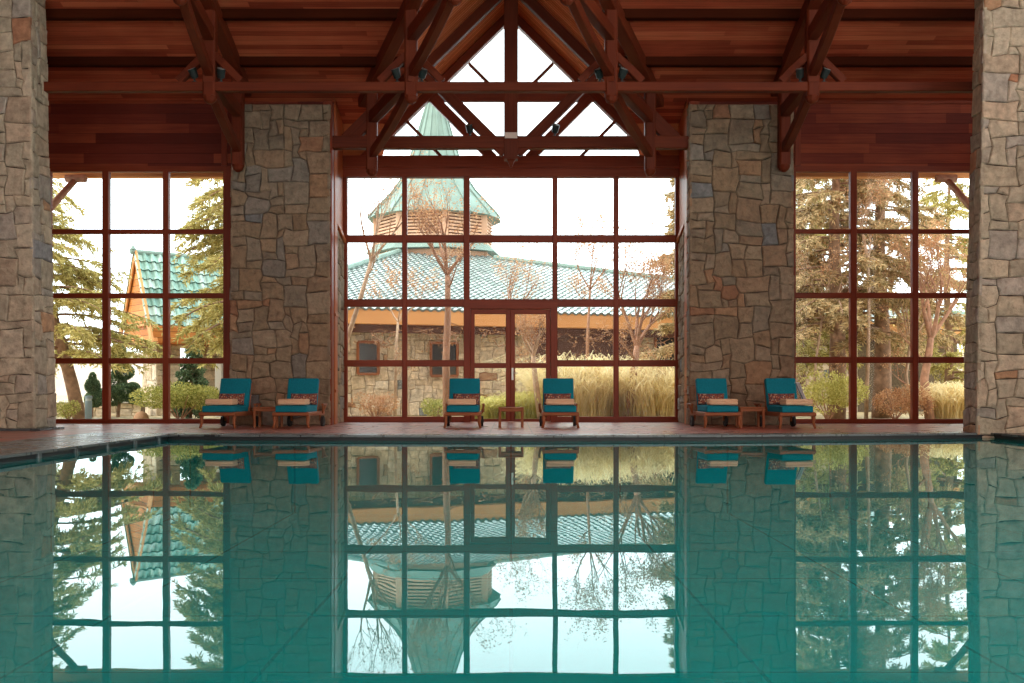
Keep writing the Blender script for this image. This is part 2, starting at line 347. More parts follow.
# ------------------------------------------------------------------ stone walls
PAL_WARM = [(.36, .27, .175), (.34, .265, .175), (.37, .29, .195), (.32, .25, .165), (.36, .285, .195), (.35, .255, .16),
            (.32, .275, .205), (.30, .275, .23), (.37, .30, .21), (.34, .28, .20), (.36, .26, .17), (.31, .255, .185), (.35, .285, .195)]
PAL_PALE = [(.39, .36, .27), (.37, .345, .26), (.42, .38, .285), (.35, .325, .245), (.40, .36, .265), (.37, .34, .27), (.43, .395, .30), (.35, .335, .285), (.40, .34, .25)]
def stone_quad(mb, c, W, H, cell=.15, seed=1, pal=PAL_WARM, gap=.006, depth=.05, maxw=4, maxh=3, bright=1., odd=.05):
    """rough ashlar on the quad c = (bottom left, bottom right, top right, top left), W x H metres; stones are real relief"""
    rg = random.Random(seed)
    nx, ny = max(2, round(W/cell)), max(2, round(H/cell))
    c = [V(p) for p in c]; nrm = (c[1]-c[0]).cross(c[3]-c[0]).normalized()
    def mp(u, v, z):
        a = c[0].lerp(c[1], u); b = c[3].lerp(c[2], u); return a.lerp(b, v)+nrm*z
    own = [[-1]*ny for _ in range(nx)]; rects = []
    for j in range(ny):
        for i in range(nx):
            if own[i][j] >= 0: continue
            w = rg.choice([1, 2, 2, 2, 3, 3, 3, 4][:2*maxw]); h = rg.choice([1, 1, 2, 2, 2, 3, 3][:2*maxh+1])
            if w >= 4 and h >= 3: h = 2
            if w == 1 and h == 1 and rg.random() < .6: w = 2
            w = min(w, nx-i); h = min(h, ny-j)
            k = 0
            while k < w and own[i+k][j] < 0: k += 1
            w = k
            if i+w == nx-1 and own[nx-1][j] < 0 and rg.random() < .8: w += 1
            for q in range(1, h):
                if any(own[i+a][j+q] >= 0 for a in range(w)): h = q; break
            for a in range(w):
                for b in range(h): own[i+a][j+b] = len(rects)
            rects.append((i, j, w, h))
    jit = {}; junction = set()
    for i, j, w, h in rects: junction |= {(i, j), (i+w, j), (i, j+h), (i+w, j+h)}
    for (i, j) in junction:
        dx = 0 if i in (0, nx) else rg.uniform(-.27, .27); dy = 0 if j in (0, ny) else rg.uniform(-.27, .27)
        jit[(i, j)] = ((i+dx)*W/nx, (j+dy)*H/ny)
    for i, j, w, h in rects:
        ring = [(i+a, j) for a in range(w)] + [(i+w, j+b) for b in range(h)] + [(i+w-a, j+h) for a in range(w)] + [(i, j+h-b) for b in range(h)]
        pts = [jit[q] for q in ring if q in junction]
        cen = (sum(p[0] for p in pts)/len(pts), sum(p[1] for p in pts)/len(pts))
        col = rg.choice(pal); k = rg.uniform(.86, 1.1)*bright
        if rg.random() < odd: col = rg.choice([(.40, .22, .13), (.24, .255, .255), (.42, .27, .16)])
        col = tuple(x*k for x in col)
        # subdivide edges a little so that the outline wanders
        pp = []
        for a in range(len(pts)):
            p, q = pts[a], pts[(a+1) % len(pts)]; pp.append(p)
            L = math.dist(p, q)
            if L > .16:
                t = rg.uniform(.35, .65); nx_, ny_ = -(q[1]-p[1])/L, (q[0]-p[0])/L; o = rg.uniform(-.008, .008)
                onb = (p[0] == q[0] and p[0] in (0, W)) or (p[1] == q[1] and p[1] in (0, H))
                o = 0 if onb else o
                pp.append((p[0]+(q[0]-p[0])*t+nx_*o, p[1]+(q[1]-p[1])*t+ny_*o))
        n = len(pp); tilt = (rg.uniform(-.03, .03), rg.uniform(-.03, .03)); lift = rg.uniform(-.006, .012)
        base = len(mb.v)
        def inset(p, d):
            L = math.dist(p, cen)+1e-6; m = max(.2, 1-d/L*1.25)
            q = (cen[0]+(p[0]-cen[0])*m, cen[1]+(p[1]-cen[1])*m)
            return q
        for d, z in ((gap*.4, -depth), (gap, -.014), (gap+.018, 0)):
            for p in pp:
                q = inset(p, d); zz = z+(lift+(q[0]-cen[0])*tilt[0]+(q[1]-cen[1])*tilt[1]+rg.uniform(-.005, .004))*(1 if z > -depth else 0)
                mb.v.append(tuple(mp(q[0]/W, q[1]/H, zz)))
        mb.v.append(tuple(mp(cen[0]/W, cen[1]/H, lift+rg.uniform(-.004, .01))))
        for r in range(2):
            for a in range(n):
                b = (a+1) % n; mb.face((base+r*n+a, base+r*n+b, base+(r+1)*n+b, base+(r+1)*n+a), None, 0, col)
        for a in range(n): mb.face((base+2*n+a, base+2*n+(a+1) % n, base+3*n), None, 0, col)
def stone_column(name, bot, top, z0, z1, seed, faces=(0, 1, 3), **kw):
    """bot/top = plan corners (front-left, front-right, back-right, back-left)"""
    r = empty(name, ((bot[0][0]+bot[2][0])/2, (bot[0][1]+bot[2][1])/2, z0))
    B = [V((x, y, z0)) for x, y in bot]; T = [V((x, y, z1)) for x, y in top]
    st = MB()
    for f in faces:
        a, b = f, (f+1) % 4
        W = ((B[b]-B[a]).length+(T[b]-T[a]).length)/2
        stone_quad(st, (B[a], B[b], T[b], T[a]), W, z1-z0, seed=seed+f*7, **kw)
    relto(r, st).build('stonework', M['stone'], r)
    core = MB(); ins = .03
    cb = sum(B, V())/4; ct = sum(T, V())/4
    def shr(p, c): d = c-p; d.z = 0; return p+V((math.copysign(ins, d.x), math.copysign(ins, d.y), 0))
    b = [shr(p, cb) for p in B]; t = [shr(p, ct)-V((0, 0, .0)) for p in T]
    for i in range(4):
        j = (i+1) % 4; core.poly((b[i], b[j], t[j], t[i]))
    core.poly(t); core.poly(b[::-1])
    relto(r, core).build('mortar_core', M['mortar'], r)
    return r

# ================================================================== THE SETTING
WING = 20.0; BAY = 20.8; PIL = 19.1
SL = .28; ZE = 6.45                                     # main roof: z = ZE + SL*(WING-y)
GZ = PZ(7, BAY); G = .98                                # gable roof: z = GZ - G*|x|
def zmain(y): return ZE+SL*(WING-y)
def xval(y): return (GZ-zmain(y))/G
YAP = WING-(GZ-ZE)/SL                                   # where the valleys meet
YEAVE = 22.4; YRIDGE = 3.0; XW = 10.6

def edge_y(x):                                          # far edge of the pool, gently bowed
    pts = [(-12, 15.0), (-5.15, 15.0), (-2.5, 14.72), (0, 14.58), (3, 14.75), (5.5, 15.15), (7.5, 15.55), (13, 15.6)]
    for (a, b), (c, d) in zip(pts, pts[1:]):
        if a <= x <= c: return b+(d-b)*(x-a)/(c-a)
XS = [-5.15, -3.8, -2.5, -1.25, 0, 1.5, 3, 4.25, 5.5, 6.5, 7.5]
XL, XR = -5.15, 7.5; YN = -2.0
WZ = -.08

# floor: deck
d = MB()
def deckstrip(x0, x1, off=.5):
    e0, e1 = edge_y(x0)+off, edge_y(x1)+off
    d.poly(((x0, e0, 0), (x1, e1, 0), (x1, 21.4, 0), (x0, 21.4, 0)))
xs = [-12.0, -6.5]+XS+[8.0, 12.0]
for a, b in zip(xs, xs[1:]): deckstrip(a, b)
d.poly(((-12, YN, 0), (-6.5, YN, 0), (-6.5, edge_y(-6.5)+.5, 0), (-12, edge_y(-12)+.5, 0)))
d.poly(((8.0, YN, 0), (12, YN, 0), (12, edge_y(12)+.5, 0), (8.0, edge_y(8)+.5, 0)))
fl = d.build('floor', M['deck']); tag(fl, 'reddish terracotta tiled deck around the pool', 'floor', kind='structure')

# slate coping with an overflow slot under its lip
cp = MB(); TH = .028
def slab(q):
    t = [V((x, y, .003)) for x, y in q]; b = [V((x, y, -TH)) for x, y in q]
    cp.poly(t); cp.poly(b[::-1])
    for i in range(4): j = (i+1) % 4; cp.poly((b[i], b[j], t[j], t[i]))
LIP = .05
def ring_pts():
    e = [(XL, YN), (XL, 4), (XL, 8), (XL, 11)] + [(x, edge_y(x)) for x in XS]
    return e
prev = None
for a, b in zip(XS, XS[1:]):
    if a >= 6.5: b = 7.2
    n = max(1, round((b-a)/.62))
    for k in range(n):
        x0, x1 = a+(b-a)*k/n+.004, a+(b-a)*(k+1)/n-.004
        slab(((x0, edge_y(x0)-LIP), (x1, edge_y(x1)-LIP), (x1, edge_y(x1)+.5), (x0, edge_y(x0)+.5)))
y = edge_y(XL)+.5
first = True
while y > YN:
    y0 = y-.62
    for k in range(2):
        xa, xb = XL-1.35+k*.675, XL-1.35+(k+1)*.675 + (LIP if k else 0)
        slab(((xa+.004, y0+.004), (xb-.004, y0+.004), (xb-.004, y-.004), (xa+.004, y-.004)))
    y = y0
y = edge_y(XR)+.1
while y > YN:
    slab(((XR-LIP, y-.62+.004), (XR+.5, y-.62+.004), (XR+.5, y-.004), (XR-LIP, y-.004))); y -= .62
for a, b in zip([-12.0, -6.5]+XS, [-6.5]+XS+[12.0]):    # bedding under the slabs
    cp.poly(((a, edge_y(a), -TH-.001), (b, edge_y(b), -TH-.001), (b, edge_y(b)+2.5, -TH-.001), (a, edge_y(a)+2.5, -TH-.001)), mi=1)
cp.poly(((XL-1.4, YN, -TH-.001), (XL, YN, -TH-.001), (XL, 15.5, -TH-.001), (XL-1.4, 15.5, -TH-.001)), mi=1)
cp.poly(((XR, YN, -TH-.001), (XR+.55, YN, -TH-.001), (XR+.55, 16.1, -TH-.001), (XR, 15.55, -TH-.001)), mi=1)
co = cp.build('trim_1', [M['slate'], M['darkslot']]); tag(co, 'dark grey slate coping slabs edging the pool', 'pool coping', kind='structure')

# pool basin and water
bs = MB(); ZB = -1.15
outl = [(XL, YN)]+[(x, edge_y(x)) for x in XS]+[(XR, YN)]
bs.poly([(x, y, ZB) for x, y in outl][::-1])
for i in range(len(outl)):
    (x0, y0), (x1, y1) = outl[i], outl[(i+1) % len(outl)]
    bs.poly(((x0, y0, ZB), (x1, y1, ZB), (x1, y1, -.13), (x0, y0, -.13)))
    bs.poly(((x0, y0, -.13), (x1, y1, -.13), (x1, y1, -TH), (x0, y0, -TH)), mi=1)
# small brackets that divide the overflow slot
yy = 14.6
while yy > 3:
    bs.box(XL-.01, XL+.03, yy-.04, yy+.04, -.12, -TH, mi=2); yy -= .93
ba = bs.build('floor_pool_basin', [M['pooltile'], M['darkslot'], M['slate']]); tag(ba, 'teal tiled basin of the swimming pool', 'pool basin', kind='structure')
w = MB(); w.poly([(x, y, WZ) for x, y in outl][::-1] if False else [(x, y, WZ) for x, y in outl][::-1])
wo = w.build('water', M['water'])
if wo.data.polygons[0].normal.z < 0: wo.data.flip_normals()
tag(wo, 'still teal water of the pool mirroring the windows', 'water', kind='structure')

# ceilings
def uvp(pts, a, b):                                     # planar UV along axes a, b
    a, b = V(a), V(b); return [(V(p).dot(a), V(p).dot(b)) for p in pts]
def slab3(mb, pts, up, ua, ub, th=.18):
    q = [V(p)+V(up)*th for p in pts]
    mb.poly(pts, uvp(pts, ua, ub)); mb.poly(q[::-1], uvp(q[::-1], ua, ub))
    n = len(pts)
    for i in range(n):
        j = (i+1) % n; mb.poly((pts[i], q[i], q[j], pts[j]), uvp((pts[i], q[i], q[j], pts[j]), ua, ub))
ce = MB(); sv = V((0, -1, SL)).normalized()
def mz(x, y): return (x, y, zmain(y))
XE = 12
for sg in (-1, 1):
    pts = [mz(sg*XE, YEAVE), mz(sg*xval(YEAVE), YEAVE), mz(0, YAP), mz(0, YRIDGE), mz(sg*XE, YRIDGE)]
    if sg < 0: pass
    else: pts = pts[::-1]
    slab3(ce, pts, (0, 0, 1), (1, 0, 0), sv)
zr = zmain(YRIDGE)
pts = [(-XE, YRIDGE, zr), (XE, YRIDGE, zr), (XE, -7, zr-2.8), (-XE, -7, zr-2.8)]
slab3(ce, pts, (0, 0, 1), (1, 0, 0), (0, 1, .28))
o = ce.build('ceiling', M['ceiling']); tag(o, 'sloping reddish wooden board ceiling of the hall', 'ceiling', kind='structure')
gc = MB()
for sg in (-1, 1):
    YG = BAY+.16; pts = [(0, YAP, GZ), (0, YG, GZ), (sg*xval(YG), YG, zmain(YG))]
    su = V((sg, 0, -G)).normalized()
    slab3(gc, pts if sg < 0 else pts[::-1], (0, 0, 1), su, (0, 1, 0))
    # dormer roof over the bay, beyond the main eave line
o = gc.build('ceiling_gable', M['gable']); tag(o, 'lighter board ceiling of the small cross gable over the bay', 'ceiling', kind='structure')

# purlins under the main ceiling
k = 0
for y in (18.62, 17.28, 15.94, 14.6, 13.26):
    for sg in (-1, 1):
        x0 = xval(y)+.12
        b = MB(); b.beam((sg*x0, y, zmain(y)-.06), (sg*10.5, y, zmain(y)-.06), .16, .16)
        o = b.build('beam_purlin', M['purlin']); k += 1
        tag(o, 'dark purlin beam running across under the boarded ceiling', 'beam', 'ceiling purlins', 'structure')

# wing walls (boards above the windows) and side walls
def clad_box(mb, x0, x1, y0, y1, z0, z1):
    for pts, a, b in (
        (((x0, y0, z0), (x1, y0, z0), (x1, y0, z1), (x0, y0, z1)), (1, 0, 0), (0, 0, 1)),
        (((x1, y1, z0), (x0, y1, z0), (x0, y1, z1), (x1, y1, z1)), (1, 0, 0), (0, 0, 1)),
        (((x0, y1, z0), (x0, y0, z0), (x0, y0, z1), (x0, y1, z1)), (0, 1, 0), (0, 0, 1)),
        (((x1, y0, z0), (x1, y1, z0), (x1, y1, z1), (x1, y0, z1)), (0, 1, 0), (0, 0, 1)),
        (((x0, y0, z0), (x0, y1, z0), (x1, y1, z0), (x1, y0, z0)), (1, 0, 0), (0, 1, 0)),
        (((x0, y0, z1), (x1, y0, z1), (x1, y1, z1), (x0, y1, z1)), (1, 0, 0), (0, 1, 0))):
        mb.poly(pts, uvp(pts, a, b))
ZWH = PZ(166, WING)
for sg, nm in ((-1, 'left'), (1, 'right')):
    w = MB(); x0, x1 = sorted((sg*5.56, sg*XW)); clad_box(w, x0, x1, WING, WING+.15, ZWH, ZE)
    xq0, xq1 = sorted((sg*9.98, sg*XW)); clad_box(w, xq0, xq1, WING, WING+.15, 0, ZWH); xa, xb = sorted((sg*3.5, sg*PX(797, WING))); clad_box(w, xa, xb, WING+.02, WING+.15, 6.0, ZE)
    o = w.build('wall_'+nm, M['clad']); tag(o, f'reddish board wall above the {nm} window', 'wall', kind='structure')
    w = MB(); x0, x1 = sorted((sg*XW, sg*(XW+.2))); clad_box(w, x0, x1, -7 if sg < 0 else 11, 20.2, 0, 6.4)
    if sg < 0:
        for xx in (x0, x1):
            q = [(xx, 20.2, 6.4), (xx, YRIDGE, zmain(YRIDGE)), (xx, -7, zmain(YRIDGE)-2.8), (xx, -7, 6.4)]; w.poly(q, uvp(q, (0, 1, 0), (0, 0, 1)))
    o = w.build('wall_side_'+nm, M['clad']); tag(o, f'boarded {nm} side wall of the hall behind the stone column', 'wall', kind='structure')
    # slim board trim on the inner edge of the wall
    t = MB(); xq = sg*PX(794.5, WING); t.box(min(xq, xq+sg*.12), max(xq, xq+sg*.12), WING-.03, WING+.0, ZWH, ZE)
    t.box(*sorted((sg*PX(795, WING), sg*XW)), WING-.02, WING, ZE-.06, ZE+.02)
    o = t.build('trim_'+('2' if sg < 0 else '3'), M['frame']); tag(o, f'narrow wooden edging of the {nm} board wall', 'trim', kind='structure')

# solid wall behind each pillar, hidden core between wing and bay; stone return with boards above
for sg, nm in ((-1, 'left'), (1, 'right')):
    st = MB(); xr = 3.47
    zt0, zt1 = PZ(231, 19.9), PZ(245, BAY)
    zt0 = 3.98; zt1 = 3.72
    y0, y1 = 19.72, BAY-.02
    q = ((sg*xr, y0, 0), (sg*xr, y1, 0), (sg*xr, y1, zt1), (sg*xr, y0, zt0))
    if sg > 0: q = (q[1], q[0], q[3], q[2])
    stone_quad(st, q, y1-y0, zt1, seed=70+sg, cell=.13, maxw=3, bright=1.05)
    for a in (0,):
        pass
    o = st.build('wall_return_'+nm, M['stone']); tag(o, f'narrow stone return wall at the {nm} edge of the centre window', 'wall', kind='structure')
    c = MB(); clad_box(c, *sorted((sg*(xr+.03), sg*(xr+.55))), y0, BAY+.1, 0, 6.25)
    oc = c.build('mortar_core', M['mortar'], o)
    b = MB(); pts = [(sg*(xr+.02), y0, zt0+.08), (sg*(xr+.02), y1, zt1+.08), (sg*(xr+.02), y1, 6.2), (sg*(xr+.02), y0, 6.45)]
    pts = pts if sg < 0 else pts[::-1]
    b.poly(pts, uvp(pts, (0, .94, -.34), (0, .34, .94)))
    b.build('board_panel', M['post'], o)
    t = MB(); t.beam((sg*(xr-.01), y0, zt0+.05), (sg*(xr-.01), y1, zt1+.05), .06, .1)
    t.build('cap_rail', M['post'], o)
    # jamb post of wood between pillar and return
    p = MB(); p.box(*sorted((sg*3.415, sg*3.5)), 19.42, 19.70, 0, 6.2)
    for z in (.62, 2.1):
        p.box(*sorted((sg*3.40, sg*3.5)), 19.42, 19.70, z, z+.06)
    p2 = MB(); p2.box(*sorted((sg*3.43, sg*3.6)), PIL+.03, 19.41, 0, 6.2)
    o2 = p.build('trim_'+('4' if sg < 0 else '5'), M['post']); tag(o2, f'tall orange wooden jamb post beside the {nm} stone pillar', 'trim', kind='structure')
    p2.build('edge_post', M['frame'], o2)

# ------------------------------------------------------------------ stone pillars
W_ = PIL
PB = (PX(229, W_), PX(330, W_)); PT = (PX(231, W_), PX(330, W_))
zt = PZ(104, W_)
pil = stone_column('stone_pillar', [(PB[0], W_), (PB[1], W_), (PB[1], W_+.3), (PB[0], W_+.9)], [(PT[0], W_), (PT[1], W_), (PT[1], W_+.3), (PT[0], W_+.9)], 0, zt, 11, faces=(0, 1, 3), bright=.8, odd=.09)
tag(pil, 'rough stone pillar standing left of the centre window', 'pillar', kind='structure')
PB = (PX(689, W_), PX(795, W_)); PT = (PX(689.5, W_), PX(793.5, W_))
pil = stone_column('stone_pillar', [(PB[0], W_), (PB[1], W_), (PB[1], W_+.9), (PB[0], W_+.3)], [(PT[0], W_), (PT[1], W_), (PT[1], W_+.9), (PT[0], W_+.3)], 0, zt, 23, faces=(0, 1, 3), bright=.8, odd=.09)
tag(pil, 'rough stone pillar standing right of the centre window', 'pillar', kind='structure')
# outer columns
cl = stone_column('stone_column', [(-9.1, 16.3), (-7.76, 16.3), (-7.76, 17.1), (-9.1, 17.1)], [(-9.1, 16.3), (-7.84, 16.3), (-7.84, 16.85), (-9.1, 16.85)], .035, 7.5, 31, faces=(0, 1), cell=.145, bright=1.3, pal=PAL_PALE)
tag(cl, 'big pale stone column on the deck at the left edge', 'column', kind='structure')
pl = MB(); pl.box(-9.15, -7.66, 16.26, 17.15, 0, .035); relto(cl, pl).build('plinth', M['slate'], cl)
cr = stone_column('stone_column', [(7.22, 15.52), (8.6, 15.52), (8.6, 16.25), (7.32, 16.25)], [(7.40, 15.62), (8.6, 15.62), (8.6, 16.0), (7.44, 16.0)], -.2, 7.5, 47, faces=(0, 3), cell=.145, bright=1.3, pal=PAL_PALE)
tag(cr, 'big pale stone column at the pool corner on the right', 'column', kind='structure')

# ------------------------------------------------------------------ windows
def window(name, d, xv, yv, label, fd=.14, xjambs=(), glass_off=0.06, extra=None, w_=None):
    """xv: list of (x0,x1) pixel bars, yv: list of (y0,y1) bars; all at distance d"""
    zs = [(PZ(b, d), PZ(a, d)) for a, b in yv]; xsb = [(PX(a, d), PX(b, d)) for a, b in xv]
    x0, x1 = xsb[0][0], xsb[-1][1]; z0, z1 = zs[-1][0], zs[0][1]
    r = empty(name, ((x0+x1)/2, d, 0)); tag(r, label, 'window', kind='structure')
    f = MB()
    for (a, b) in (xsb[0], xsb[-1]): f.box(a, b, d, d+fd, max(z0, 0), z1, ch=.01)
    for (a, b) in (zs[0], zs[-1]): f.box(x0, x1, d+.002, d+fd-.002, max(a, 0), b, ch=.01)
    relto(r, f).build('frame', M['frame'], r)
    for (a, b) in xsb[1:-1]:
        m = MB(); m.box(a, b, d-.01, d+fd-.01, max(zs[-1][1]-.02, 0), zs[0][0]+.02, ch=.012); relto(r, m).build('mullion', M['frame'], r)
    for (a, b) in zs[1:-1]:
        m = MB(); m.box(xsb[0][1]-.02, xsb[-1][0]+.02, d+.005, d+fd-.02, a, b, ch=.012); relto(r, m).build('transom', M['frame'], r)
    return r, x0, x1, max(z0, 0), z1
def panes(r, d, x0, x1, z0, z1, holes=None):
    g = MB(); y = d+.06
    def q(a, b, c, e):
        g.box(a, b, y-.004, y+.004, c, e, ch=0.0001)
    if not holes: q(x0, x1, z0, z1)
    else:
        hx0, hx1, hz = holes
        q(x0, hx0, z0, z1); q(hx1, x1, z0, z1); q(hx0, hx1, hz, z1)
    relto(r, g).build('pane', M['glass'], r)
r, *e = window('window_1', WING, [(12, 18), (45, 50), (102, 108.6), (162.6, 168.4), (223, 232)], [(165.5, 171.5), (229, 233.6), (293, 298), (358, 363.6), (419, 424)], 'left window wall of red wood with panes looking on cedars')
panes(r, WING, *e)
r, *e = window('window_3', WING, [(789, 796), (850.6, 857), (912.6, 918.6), (972, 977), (1005, 1010)], [(165.5, 171.5), (229, 233.3), (292.6, 298), (356.8, 363), (419, 424)], 'right window wall of red wood with panes looking on dense trees')
panes(r, WING, *e)
# centre window with the double doors
r = empty('window_2', (0, BAY, 0)); tag(r, 'centre window wall of red wood around the double doors', 'window', kind='structure')
d_ = BAY
def bar(name, x0, x1, y0, y1, par, yo=0, fd=.14, mat='frame', y_=None):
    m = MB(); z0 = max(PZ(y1, d_), .0)
    m.box(PX(x0, d_), PX(x1, d_), d_+yo, d_+yo+fd, z0, PZ(y0, d_), ch=.012); return relto(par, m).build(name, M[mat], par)
f = MB()
xa, xb = PX(340, d_), PX(682, d_)
f.box(PX(340, d_), PX(347, d_), d_, d_+.14, 0, PZ(177, d_)); f.box(PX(675.5, d_), PX(682, d_), d_, d_+.14, 0, PZ(177, d_))
f.box(xa, PX(464, d_), d_+.002, d_+.138, 0, PZ(416.6, d_)); f.box(PX(557, d_), xb, d_+.002, d_+.138, 0, PZ(416.6, d_))
f.box(xa, xb, d_-.06, d_+.14, PZ(177.3, d_), PZ(156, d_))
f.box(xa, xb, d_-.09, d_-.05, PZ(169, d_), PZ(167, d_))
relto(r, f).build('frame', M['frame'], r)
for a, b, c, e in ((402, 407, 177, 417), (463.6, 469.6, 177, 301), (552.5, 557.5, 177, 301), (613.8, 618.8, 177, 417)): bar('mullion', a, b, c, e, r, -.01)
bar('transom', 346, 676, 234.8, 242, r, .005); bar('transom', 346, 676, 299, 306.6, r, .005)
bar('transom', 346, 465, 360, 366.5, r, .005); bar('transom', 556, 676, 360, 366.5, r, .005)
panes(r, d_, xa, xb, .05, PZ(170, d_), (PX(470, d_), PX(551, d_), PZ(305, d_)))
# doors
dr = empty('door_1', (0, BAY, 0)); tag(dr, 'red wooden double door with glazed leaves in the centre window', 'door', kind='structure')
f = MB(); f.box(PX(463.7, d_), PX(470.5, d_), d_-.02, d_+.13, 0, PZ(301, d_)); f.box(PX(550.5, d_), PX(557.5, d_), d_-.02, d_+.13, 0, PZ(301, d_)); f.box(PX(463.7, d_), PX(557.5, d_), d_-.021, d_+.129, PZ(309, d_), PZ(301, d_))
relto(dr, f).build('door_frame', M['frame'], dr)
for sg, (a, b, g0, g1) in ((-1, (470.7, 510.52, 474.6, 505.8)), (1, (510.5, 550.3, 515, 546))):
    lf = MB(); y0, y1 = d_+.0, d_+.09
    lf.box(PX(a, d_), PX(g0, d_), y0, y1, .01, PZ(309.3, d_)); lf.box(PX(g1, d_), PX(b, d_), y0, y1, .01, PZ(309.3, d_))
    lf.box(PX(g0-.5, d_), PX(g1+.5, d_), y0+.003, y1-.003, PZ(314, d_), PZ(309.3, d_))
    lf.box(PX(g0-.5, d_), PX(g1+.5, d_), y0+.003, y1-.003, PZ(368, d_), PZ(363, d_))
    lf.box(PX(g0-.5, d_), PX(g1+.5, d_), y0+.003, y1-.003, .01, PZ(419, d_))
    L = relto(dr, lf).build('door_leaf', M['frame'], dr)
    g = MB(); g.box(PX(g0-.5, d_), PX(g1+.5, d_), d_+.04, d_+.05, .03, PZ(313, d_), ch=.0001); relto(dr, g).build('pane', M['glass'], L)
    if sg > 0:
        h = MB(); h.box(PX(511.4, d_), PX(513.6, d_), d_-.02, d_+.0, PZ(380, d_), PZ(368, d_)); h.tube([(PX(512.5, d_), d_-.06, PZ(373, d_)), (PX(518, d_), d_-.06, PZ(373, d_))], .009)
        h.tube([(PX(512.5, d_), d_-.06, PZ(373, d_)), (PX(512.5, d_), d_-.01, PZ(373, d_))], .009)
        relto(dr, h).build('door_handle', M['steel'], L)
# gable window
gw = empty('window_4', (0, BAY, PZ(156, BAY))); tag(gw, 'triangular gable window above the centre window', 'window', kind='structure')
zb = PZ(156, d_); zg = GZ
f = MB()
fth = .25                                               # vertical width of the raking frame
xlow = (GZ-fth-zb)/G
for sg in (-1, 1):
    a = V((0, d_+.07, GZ-.015-.12)); b = V((sg*3.3, d_+.07, GZ-.015-.12-G*3.3)); f.beam(a, b, .2, .17, up=(0, 0, 1))
relto(gw, f).build('frame', M['frame'], gw)
def gbar(nm, p, q, w, yo=.07, dep=.13):
    m = MB(); a = P(p[0], p[1], d_); b = P(q[0], q[1], d_); a.y = b.y = d_+yo
    m.beam(a, b, dep, w, up=(b-a).cross(V((0, 1, 0))).normalized()); relto(gw, m).build(nm, M['frame'], gw)
gbar('mullion', (511, 28), (511, 158), .25)
gbar('transom', (404, 97), (618, 97), .17, .06)
gbar('mullion', (469, 63), (492, 86), .06); gbar('mullion', (553, 63), (530, 86), .06)
gbar('mullion', (405, 119), (443, 158), .06); gbar('mullion', (617, 119), (579, 158), .06)
gbar('strut', (433, 98), (493, 158), .20, .06, .16); gbar('strut', (589, 98), (529, 158), .20, .06, .16)
g = MB(); pts = [V((-xlow-.1, d_+.1, zb)), V((xlow+.1, d_+.1, zb)), V((0, d_+.1, GZ-.15))]
pb = [p+V((0, .01, 0)) for p in pts]; g.poly(pts); g.poly(pb[::-1])
for i in range(3): g.poly((pts[i], pb[i], pb[(i+1) % 3], pts[(i+1) % 3]))
relto(gw, g).build('pane', M['glass'], gw)
# boards between the gable window and the roof
w = MB()
for sg in (-1, 1):
    zc = zmain(BAY); xv_ = xval(BAY)
    pts = [(sg*3.55, BAY+.03, zb-.3), (sg*3.2, BAY+.03, zb-.3), (sg*3.2, BAY+.03, GZ-.12-G*3.2), (sg*xv_, BAY+.03, zc), (sg*3.55, BAY+.03, zc)]
    pts = pts[::-1] if sg > 0 else pts
    q = [(x, y+.12, z) for x, y, z in pts]
    w.poly(pts[::-1], uvp(pts[::-1], (1, 0, 0), (0, 0, 1))); w.poly(q, uvp(q, (1, 0, 0), (0, 0, 1)))
o = w.build('wall_back', M['post']); tag(o, 'orange boards filling the corners beside the gable window', 'wall', kind='structure')

# ================================================================== ROOF TIMBERS
YA, YB, YC = 19.3, 16.8, 14.5
# gable truss over the bay at the pillars
gt = empty('gable_truss', (0, YA, 4.9)); tag(gt, 'wooden king post truss spanning the two stone pillars under the gable', 'roof truss')
def tim(nm, par, pts, w, h, mat='beam', up=None, y=None):
    m = MB(); p = [V(q) for q in pts]
    for a, b in zip(p, p[1:]):
        u = up or (0, 0, 1); m.beam(a, b, w, h, up=u)
    return relto(par, m).build(nm, M[mat], par)
zt_ = PZ(143, YA)
tim('tie_beam', gt, [(PX(329, YA), YA, zt_), (PX(690, YA), YA, zt_)], .2, .235)
kp = MB(); kp.box(-.135, .135, YA-.12, YA+.12, PZ(160, YA), PZ(-22, YA))
n0 = len(kp.v)
kp.lathe([(.02, -.15), (.09, -.03), (.13, 0)], 4, (0, YA, PZ(160, YA)), phase=PI/4)
relto(gt, kp).build('king_post', M['beam'], gt)
for sg in (-1, 1):
    a = P(511, -20, YA); b = P(511-164, 141, YA)
    if sg > 0: b.x = -b.x
    tim('rafter', gt, [a, b], .17, .28)
    a = P(424, 72, YA); b = P(505, 153, YA)
    if sg > 0: a.x, b.x = -a.x, -b.x
    a.y = b.y = YA
    tim('strut', gt, [a, b], .16, .2)
pm = MB(); pm.box(-.12, .12, YA-.135, YA-.12, PZ(140, YA), PZ(134, YA)); relto(gt, pm).build('metal_plate', M['steel'], gt)
# long cross beam
zbm = PZ(87.5, YB)
cb = MB(); cb.beam((-8.3, YB, zbm), (8.3, YB, zbm), .16, .155)
o = cb.build('cross_beam', M['beam']); tag(o, 'long horizontal timber crossing the hall from column to column', 'beam')

